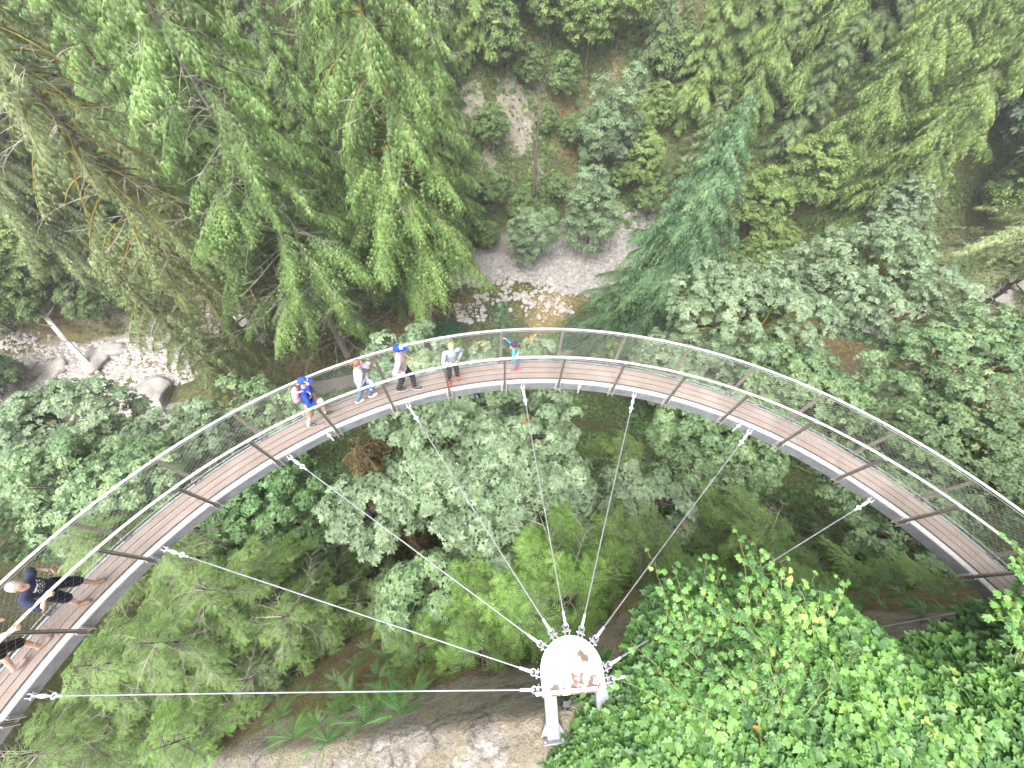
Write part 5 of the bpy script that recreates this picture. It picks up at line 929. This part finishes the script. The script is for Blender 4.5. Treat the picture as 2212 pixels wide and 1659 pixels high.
def person(key, label, h, feet, head, face, hands, skin, shirt, sleeve, pants, pantlen, shoe, hair=None, cap=None, sock=None, look=None, elbow=(1, 1), fem=0.):
    k = h/1.75; f1, t1 = deckfoot(*feet[0]); f2, t2 = deckfoot(*feet[1]); tm = (t1+t2)/2; Rr, Tg, Uz = wframe(tm)
    f = nz(Rr*face[1]+Tg*face[0]); rgt = np.cross(f, Uz)   # face=(along walking direction, outward)
    # which foot is the right one
    if (f1-f2)@rgt < 0: f1, f2 = f2, f1
    mid = (f1+f2)/2; hp = unp(head[0], head[1], .93*h); lean = (hp-mid)*[1, 1, 0]; L = np.linalg.norm(lean); lean = lean*min(1, .30*k/max(L, 1e-6)) if L > .30*k else lean
    stride = np.linalg.norm(f1-f2); ph = .525*h-.10*stride
    pel = mid+lean*.35+Uz*ph; neck = mid+lean*.9+Uz*(ph+.295*h); hd = mid+lean*1.05+Uz*(ph+.295*h)+Uz*.095*h+f*.02
    chest = pel*.38+neck*.62; e = empty('person', tuple(mid)); tag(e, label, 'person', 'people on the curved walkway')
    O = mid; up_ = nz(neck-pel); Ab = np.stack([rgt, f, up_], 1)
    sw = (.185-.02*fem)*k; sh = [neck+rgt*sw-up_*.045*k, neck-rgt*sw-up_*.045*k]; hips = [pel+rgt*.088*k, pel-rgt*.088*k]
    ank = []; kn = []
    for hp_, ft in zip(hips, (f1, f2)):
        a_ = ft+Uz*.075*k-f*.05*k; kk, aa = ik(hp_, a_, .245*h, .235*h, f+0*Uz); kn.append(kk); ank.append(aa)
    el = []; wr_ = []
    for i, (s_, hnd) in enumerate(zip(sh, hands)):
        sgn = 1 if i == 0 else -1
        tgt = (unp(hnd[0], hnd[1], hnd[2]) if hnd is not None else s_+rgt*sgn*.10*k-Uz*.53*k+f*.12*k); tg_ = tgt-nz(tgt-s_)*.07*k
        ee, ww = ik(s_, tg_, .165*h, .145*h, rgt*sgn*.5-Uz*.8-f*.4*elbow[i]); el.append(ee); wr_.append(ww)
    lk = nz(look if look is not None else f*1.0+Uz*-.25); hr = nz(np.cross(lk, Uz)); hu = np.cross(hr, lk); Ah = np.stack([hr, lk, hu], 1)
    hs = k*(1.0 if h > 1.4 else 1.28)
    H_ = lambda x, y, z: hd+hs*(hr*x+lk*y+hu*z)
    B = MB()
    ellip(B, H_(0, -.005, .025)-O, (.076*hs, .094*hs, .098*hs), Ah); ellip(B, H_(0, .025, -.045)-O, (.055*hs, .062*hs, .07*hs), Ah)
    cone(B, H_(0, .088, .005)-O, H_(0, .108, -.022)-O, .009*hs, .014*hs); ellip(B, H_(0, .075, -.095)-O, (.025*hs, .02*hs, .018*hs), Ah)
    for x in (-.078, .078): ellip(B, H_(x, -.01, -.005)-O, (.010*hs, .018*hs, .03*hs), Ah)
    cone(B, neck-up_*.03*k-O, H_(0, -.02, -.06)-O, .060*k, .054*k)
    ellip(B, chest-O, (.150*k, .095*k, .19*k), Ab); ellip(B, pel+up_*.03-O, (.145*k, .10*k, .12*k), Ab); cone(B, sh[0]-O, sh[1]-O, .05*k, .05*k)
    for i in (0, 1):
        chain(B, [sh[i]-O, el[i]-O, wr_[i]-O], [.050*k, .038*k, .026*k]); d_ = wr_[i]-el[i]; grip = hands[i] is not None and len(hands[i]) > 3 and hands[i][3] == 'grip'
        hand(B, wr_[i]-O, nz(d_)*(.6 if grip else 1)+(f*.3 if grip else 0), (-Uz if grip else (rgt*(-1 if i == 0 else 1)*.6-f*.2)), k*1.12, 1.0 if grip else .45, 1 if i else -1, point=(hands[i] is not None and len(hands[i]) > 3 and hands[i][3] == 'point'))
        chain(B, [hips[i]-O, kn[i]-O, ank[i]-O], [.082*k, .052*k, .036*k]); cone(B, ank[i]-Uz*.03*k-O, ank[i]+f*.13*k-Uz*.045*k-O, .032*k, .026*k)
    body = remesh(B, 'body', skin, e, .0075, 2)
    # shirt
    B = MB(); w = 1.12; ellip(B, chest-O, (.160*k, .112*k, .20*k), Ab); ellip(B, chest-up_*.12*k-O, (.150*k, .112*k, .17*k), Ab); cone(B, sh[0]-O, sh[1]-O, .062*k, .062*k); ellip(B, pel+up_*.06*k-O, (.158*k, .118*k, .11*k), Ab); ellip(B, neck-up_*.035*k-O, (.085*k, .075*k, .035*k), Ab)
    for i in (0, 1):
        if sleeve == 'long': chain(B, [sh[i]-O, el[i]-O, (wr_[i]*.95+el[i]*.05)-O], [.064*k, .052*k, .038*k])
        else: q = sh[i]*.15+el[i]*.85; chain(B, [sh[i]-O, q-O], [.064*k, .066*k])
    remesh(B, 'shirt', shirt, e, .011)
    B = MB(); ellip(B, pel-O, (.152*k, .112*k, .115*k), Ab)
    for i in (0, 1):
        kq = kn[i]; aq = ank[i]+(kn[i]-ank[i])*.12
        if pantlen == 'long': chain(B, [hips[i]-O, kq-O, aq-O], [.094*k, .068*k, .056*k])
        else: q = hips[i]*.12+kq*.88; chain(B, [hips[i]-O, q-O], [.098*k, .086*k])
    remesh(B, 'trousers' if pantlen == 'long' else 'shorts', pants, e, .011)
    for i in (0, 1):
        B = MB(); a_ = ank[i]; cone(B, a_-Uz*.025*k-f*.02*k-O, a_-Uz*.035*k+f*.155*k-O, .044*k, .036*k); ellip(B, a_-Uz*.055*k+f*.07*k-O, (.046*k, .135*k, .022*k), np.stack([rgt, f, Uz], 1)); remesh(B, 'shoe', shoe[0], e, .009)
        if len(shoe) > 1: B = MB(); ellip(B, a_-Uz*.066*k+f*.07*k-O, (.050*k, .142*k, .012*k), np.stack([rgt, f, Uz], 1)); B.build('sole', shoe[1], e)
        if sock: B = MB(); chain(B, [a_-O, a_+(kn[i]-a_)*.28-O], [.042*k, .044*k]); B.build('sock', sock, e)
    B = MB()
    for x in (-.03, .03): ellip(B, H_(x, .084, .015)-O, (.010*hs, .006*hs, .006*hs), Ah, 8, 6)
    B.build('eyes', DARKM, e); B = MB(); ellip(B, H_(0, .083, -.058)-O, (.022*hs, .006*hs, .006*hs), Ah, 8, 6); B.build('mouth', LIP, e)
    if hair:
        B = MB(); ellip(B, H_(0, -.022, .042)-O, (.085*hs, .094*hs, .094*hs), Ah)
        if hair[1] == 'bun': ellip(B, H_(0, -.135, .06)-O, (.04*hs, .045*hs, .04*hs), Ah); ellip(B, H_(0, -.06, .0)-O, (.082*hs, .055*hs, .08*hs), Ah); cone(B, H_(0, -.15, .05)-O, H_(.02, -.19, -.02)-O, .02*hs, .008*hs)
        elif hair[1] == 'long': ellip(B, H_(0, -.055, -.06)-O, (.08*hs, .045*hs, .13*hs), Ah)
        else: ellip(B, H_(0, -.05, .0)-O, (.08*hs, .06*hs, .08*hs), Ah)
        remesh(B, 'hair', hair[0], e, .009)
    if cap:
        B = MB(); ellip(B, H_(0, -.012, .055)-O, (.094*hs, .106*hs, .085*hs), Ah); ellip(B, H_(0, -.012, .045)-O, (.097*hs, .109*hs, .03*hs), Ah); c_ = remesh(B, 'cap', cap[0], e, .010)
        B = MB(); ellip(B, H_(0, .125, .040)-O, (.062*hs, .066*hs, .010*hs), Ah); B.build('cap_brim', cap[0] if len(cap) < 4 else cap[3], e, True)
        if cap[1]: B = MB(); ellip(B, H_(*cap[2][:3])-O, np.array(cap[2][3:])*hs, Ah); B.build('cap_badge', cap[1], e, True)
    WORLD[key] = dict(e=e, neck=neck, chest=chest, pel=pel, f=f, r=rgt, u=up_, k=k, O=O, el=el, wr=wr_, sh=sh, A=Ab); return WORLD[key]
WHT = plain('white_fabric', (.72, .73, .76), .8); ROYAL = cloth('royal_blue_fabric', (.015, .05, .34)); NAVY = cloth('navy_fabric', (.016, .018, .06))
SHOED = plain('dark_shoe', (.035, .035, .045), .6); GREYH = plain('grey_hair', (.32, .30, .29), .8); BLOND = plain('blond_hair', (.45, .30, .14), .7); BRH = plain('brown_hair', (.16, .08, .045), .6)
# navy shirt with a white lettering-like print on the chest
m, nt, b_ = M_('navy_shirt_with_print'); b_.inputs['Roughness'].default_value = .85; NAVYP = m
W1 = person('navy', 'grey-haired man in navy shirt and shorts at the far left, hand on the rail', 1.80, ((182, 1303), (214, 1257)), (24, 1266), (.62, -.65), ((108, 1292, 1.33, 'grip'), (112, 1228, 1.15)), SKIN, NAVYP, 'short', cloth('navy_shorts', (.012, .013, .035)), 'short', (plain('brown_shoe', (.22, .13, .08), .7),), hair=(GREYH, 'short'))
def print_nodes():
    nt = NAVYP.node_tree; b = nt.nodes['Principled BSDF']; L = nt.links.new; tc = node(nt, 'ShaderNodeTexCoord'); w = W1
    c = w['chest']+w['f']*.12-w['O']+w['u']*.02
    sub = node(nt, 'ShaderNodeVectorMath', operation='SUBTRACT'); L(tc.outputs['Object'], sub.inputs[0]); sub.inputs[1].default_value = tuple(c)
    def dot(v):
        d = node(nt, 'ShaderNodeVectorMath', operation='DOT_PRODUCT'); L(sub.outputs[0], d.inputs[0]); d.inputs[1].default_value = tuple(v); return d.outputs['Value']
    def mth(op, a, b2=None, c2=None):
        n = node(nt, 'ShaderNodeMath', operation=op)
        for i, q in enumerate((a, b2, c2)):
            if q is None: continue
            if isinstance(q, (int, float)): n.inputs[i].default_value = q
            else: L(q, n.inputs[i])
        return n.outputs[0]
    x, y, z = dot(w['r']), dot(w['u']), dot(w['f'])
    inside = mth('MULTIPLY', mth('LESS_THAN', mth('ABSOLUTE', x), .10), mth('MULTIPLY', mth('LESS_THAN', mth('ABSOLUTE', y), .085), mth('GREATER_THAN', z, -.08)))
    rows = mth('GREATER_THAN', mth('PINGPONG', mth('ADD', y, 1.), .021), .007); nn = node(nt, 'ShaderNodeTexVoronoi'); nn.inputs['Scale'].default_value = 34; L(sub.outputs[0], nn.inputs['Vector'])
    let = mth('LESS_THAN', nn.outputs['Distance'], .52); f_ = mth('MULTIPLY', inside, mth('MULTIPLY', rows, let))
    mx = node(nt, 'ShaderNodeMix', data_type='RGBA'); L(f_, mx.inputs[0]); mx.inputs[6].default_value = (.016, .018, .055, 1); mx.inputs[7].default_value = (.7, .7, .73, 1); L(mx.outputs[2], b.inputs['Base Color'])
print_nodes()
W2 = person('hood', 'person in royal blue hoodie, blue cap and shorts, one hand raised to the face', 1.70, ((673, 921), (708, 894)), (649, 822), (1, -.35), ((690, 872, 1.32, 'grip'), (667, 834, 1.50)), SKIN2, ROYAL, 'long', cloth('khaki_shorts', (.36, .27, .19)), 'short', (SHOED, plain('yellow_sole', (.45, .5, .12), .6)), hair=(BRH, 'short'), cap=(cloth('blue_cap_fabric', (.03, .08, .42)), WHT, (0, .088, .085, .022, .012, .02)), sock=WHT)
W3 = person('woman', 'woman with brown bun in pale blue jacket, pointing over the outer rail', 1.66, ((777, 870), (806, 856)), (768, 783), (1, .1), ((792, 822, 1.0), (801, 785, 1.42, 'point')), SKIN2, cloth('pale_blue_jacket', (.42, .46, .62), (.3, .34, .5)), 'long', cloth('light_jeans', (.16, .22, .32)), 'long', (plain('white_shoe', (.62, .55, .5), .6),), hair=(BRH, 'bun'), fem=1.)
W4 = person('man', 'man in pinkish grey t-shirt and blue cap with white front, striding along the inner rail', 1.78, ((866, 843), (901, 839)), (856, 752), (1, -.25), ((864, 816, 1.30, 'grip'), None), SKIN2, cloth('pinkish_grey_shirt', (.46, .39, .41), (.34, .28, .30)), 'short', cloth('dark_grey_trousers', (.055, .045, .05)), 'long', (SHOED, plain('pale_sole', (.5, .48, .45), .6)), hair=(BRH, 'short'), cap=(cloth('bright_blue_cap', (.02, .06, .5)), WHT, (0, .045, .10, .06, .06, .042)))
W5 = person('boy', 'blond boy in grey-blue sweatshirt and red shoes looking down', 1.52, ((971, 827), (989, 816)), (973, 746), (.15, -1), ((968, 789, 1.30, 'grip'), (991, 778, .80)), SKIN2, cloth('grey_blue_sweatshirt', (.34, .36, .44), (.24, .26, .33)), 'long', cloth('charcoal_trousers', (.05, .045, .055)), 'long', (plain('red_shoe', (.5, .06, .05), .5),), hair=(BLOND, 'short'))
W6 = person('child', 'small child in patterned blue top and dark cap, left arm stretched up', 1.14, ((1110, 801), (1121, 797)), (1109, 745), (1, -.1), ((1117, 772, .98), (1087, 728, 1.27)), SKIN2, rough_mat('patterned_blue_top', [(.42, g(.02, .12, .42)), (.5, g(.10, .45, .55)), (.6, g(.03, .18, .5))], 26, 2, .8, 0), 'long', cloth('grey_lavender_trousers', (.30, .27, .34)), 'long', (plain('pink_red_shoe', (.6, .1, .12), .5),), hair=(plain('light_hair', (.35, .26, .16), .8), 'long'), cap=(cloth('dark_purple_cap', (.05, .04, .075)), plain('pink_badge', (.45, .2, .3), .7), (0, .09, .085, .018, .010, .018)))
W7 = person('white', 'person in white shirt and black shorts cut by the left edge, behind the navy man', 1.74, ((98, 1390), (48, 1440)), (-70, 1285), (1, -.1), ((62, 1352, 1.33, 'grip'), None), SKIN, cloth('white_pink_shirt', (.72, .66, .70), (.6, .52, .57)), 'short', cloth('black_shorts', (.015, .012, .014)), 'short', (plain('tan_shoe', (.35, .25, .2), .7),), hair=(BRH, 'short'))
# backpack and tote bag
w = W2; bp_ = empty('backpack', tuple(w['O'])); tag(bp_, 'pinkish backpack with grey base worn by the person in the blue hoodie', 'backpack')
L_ = lambda x, y, z: w['chest']-w['O']+w['r']*x+w['f']*y+w['u']*z
B = MB(); ellip(B, L_(0, -.20, .0), (.135, .095, .20), w['A']); ellip(B, L_(0, -.19, -.10), (.14, .10, .12), w['A']); remesh(B, 'pack', rough_mat('pink_peach_nylon', [(.3, g(.42, .22, .26)), (.7, g(.52, .33, .34))], 4, 3, .6, .2), bp_, .012)
B = MB(); ellip(B, L_(0, -.205, -.15), (.142, .102, .075), w['A']); B.build('pack_base', plain('grey_nylon', (.16, .13, .15), .6), bp_, True)
for x in (-.10, .10):
    B = MB(); chain(B, [L_(x, -.14, .17), L_(x*1.05, -.02, .20), L_(x*1.1, .10, .13), L_(x*1.2, .115, .0), L_(x*1.35, .0, -.12)], [.018]*5); B.build('strap', plain('pink_strap', (.45, .28, .30), .7), bp_, True)
w = W3; c0 = w['wr'][0]; tb = empty('tote_bag', tuple(c0)); tag(tb, 'blue and white bag with round handle in front of the woman', 'bag')
c1 = np.array([0, 0, -.22])+w['f']*.05
B = MB(); ellip(B, c1, (.15, .07, .19), w['A']); ellip(B, c1-[0, 0, .08], (.14, .08, .12), w['A']); remesh(B, 'bag_body', rough_mat('blue_white_fabric', [(.44, g(.02, .07, .5)), (.5, g(.6, .64, .75))], 6, 1, .7, 0), tb, .012)
B = MB(); torus(B, c1+[0, 0, .20], w['f'], w['r'], .07, .011); B.build('handle', plain('pale_handle', (.6, .55, .45), .5), tb)
# ------------------------------------------------------------------ thin haze added to soften contrast and lift distant shadows
m, nt, b_ = M_('softening_haze'); nt.nodes.remove(b_); pv = node(nt, 'ShaderNodeVolumePrincipled'); pv.inputs['Color'].default_value = (.93, .95, .97, 1); pv.inputs['Density'].default_value = .0007; pv.inputs['Anisotropy'].default_value = .2
nt.links.new(pv.outputs[0], nt.nodes['Material Output'].inputs['Volume'])
mb = MB(); box(mb, (10, 90, -8), (520, 245, 74)); hz = mb.build('haze', m); tag(hz, 'thin pale haze added to the canyon air to lift shadows', 'haze', kind='stuff')
S.cycles.volume_bounces = 0; S.cycles.volume_max_steps = 64
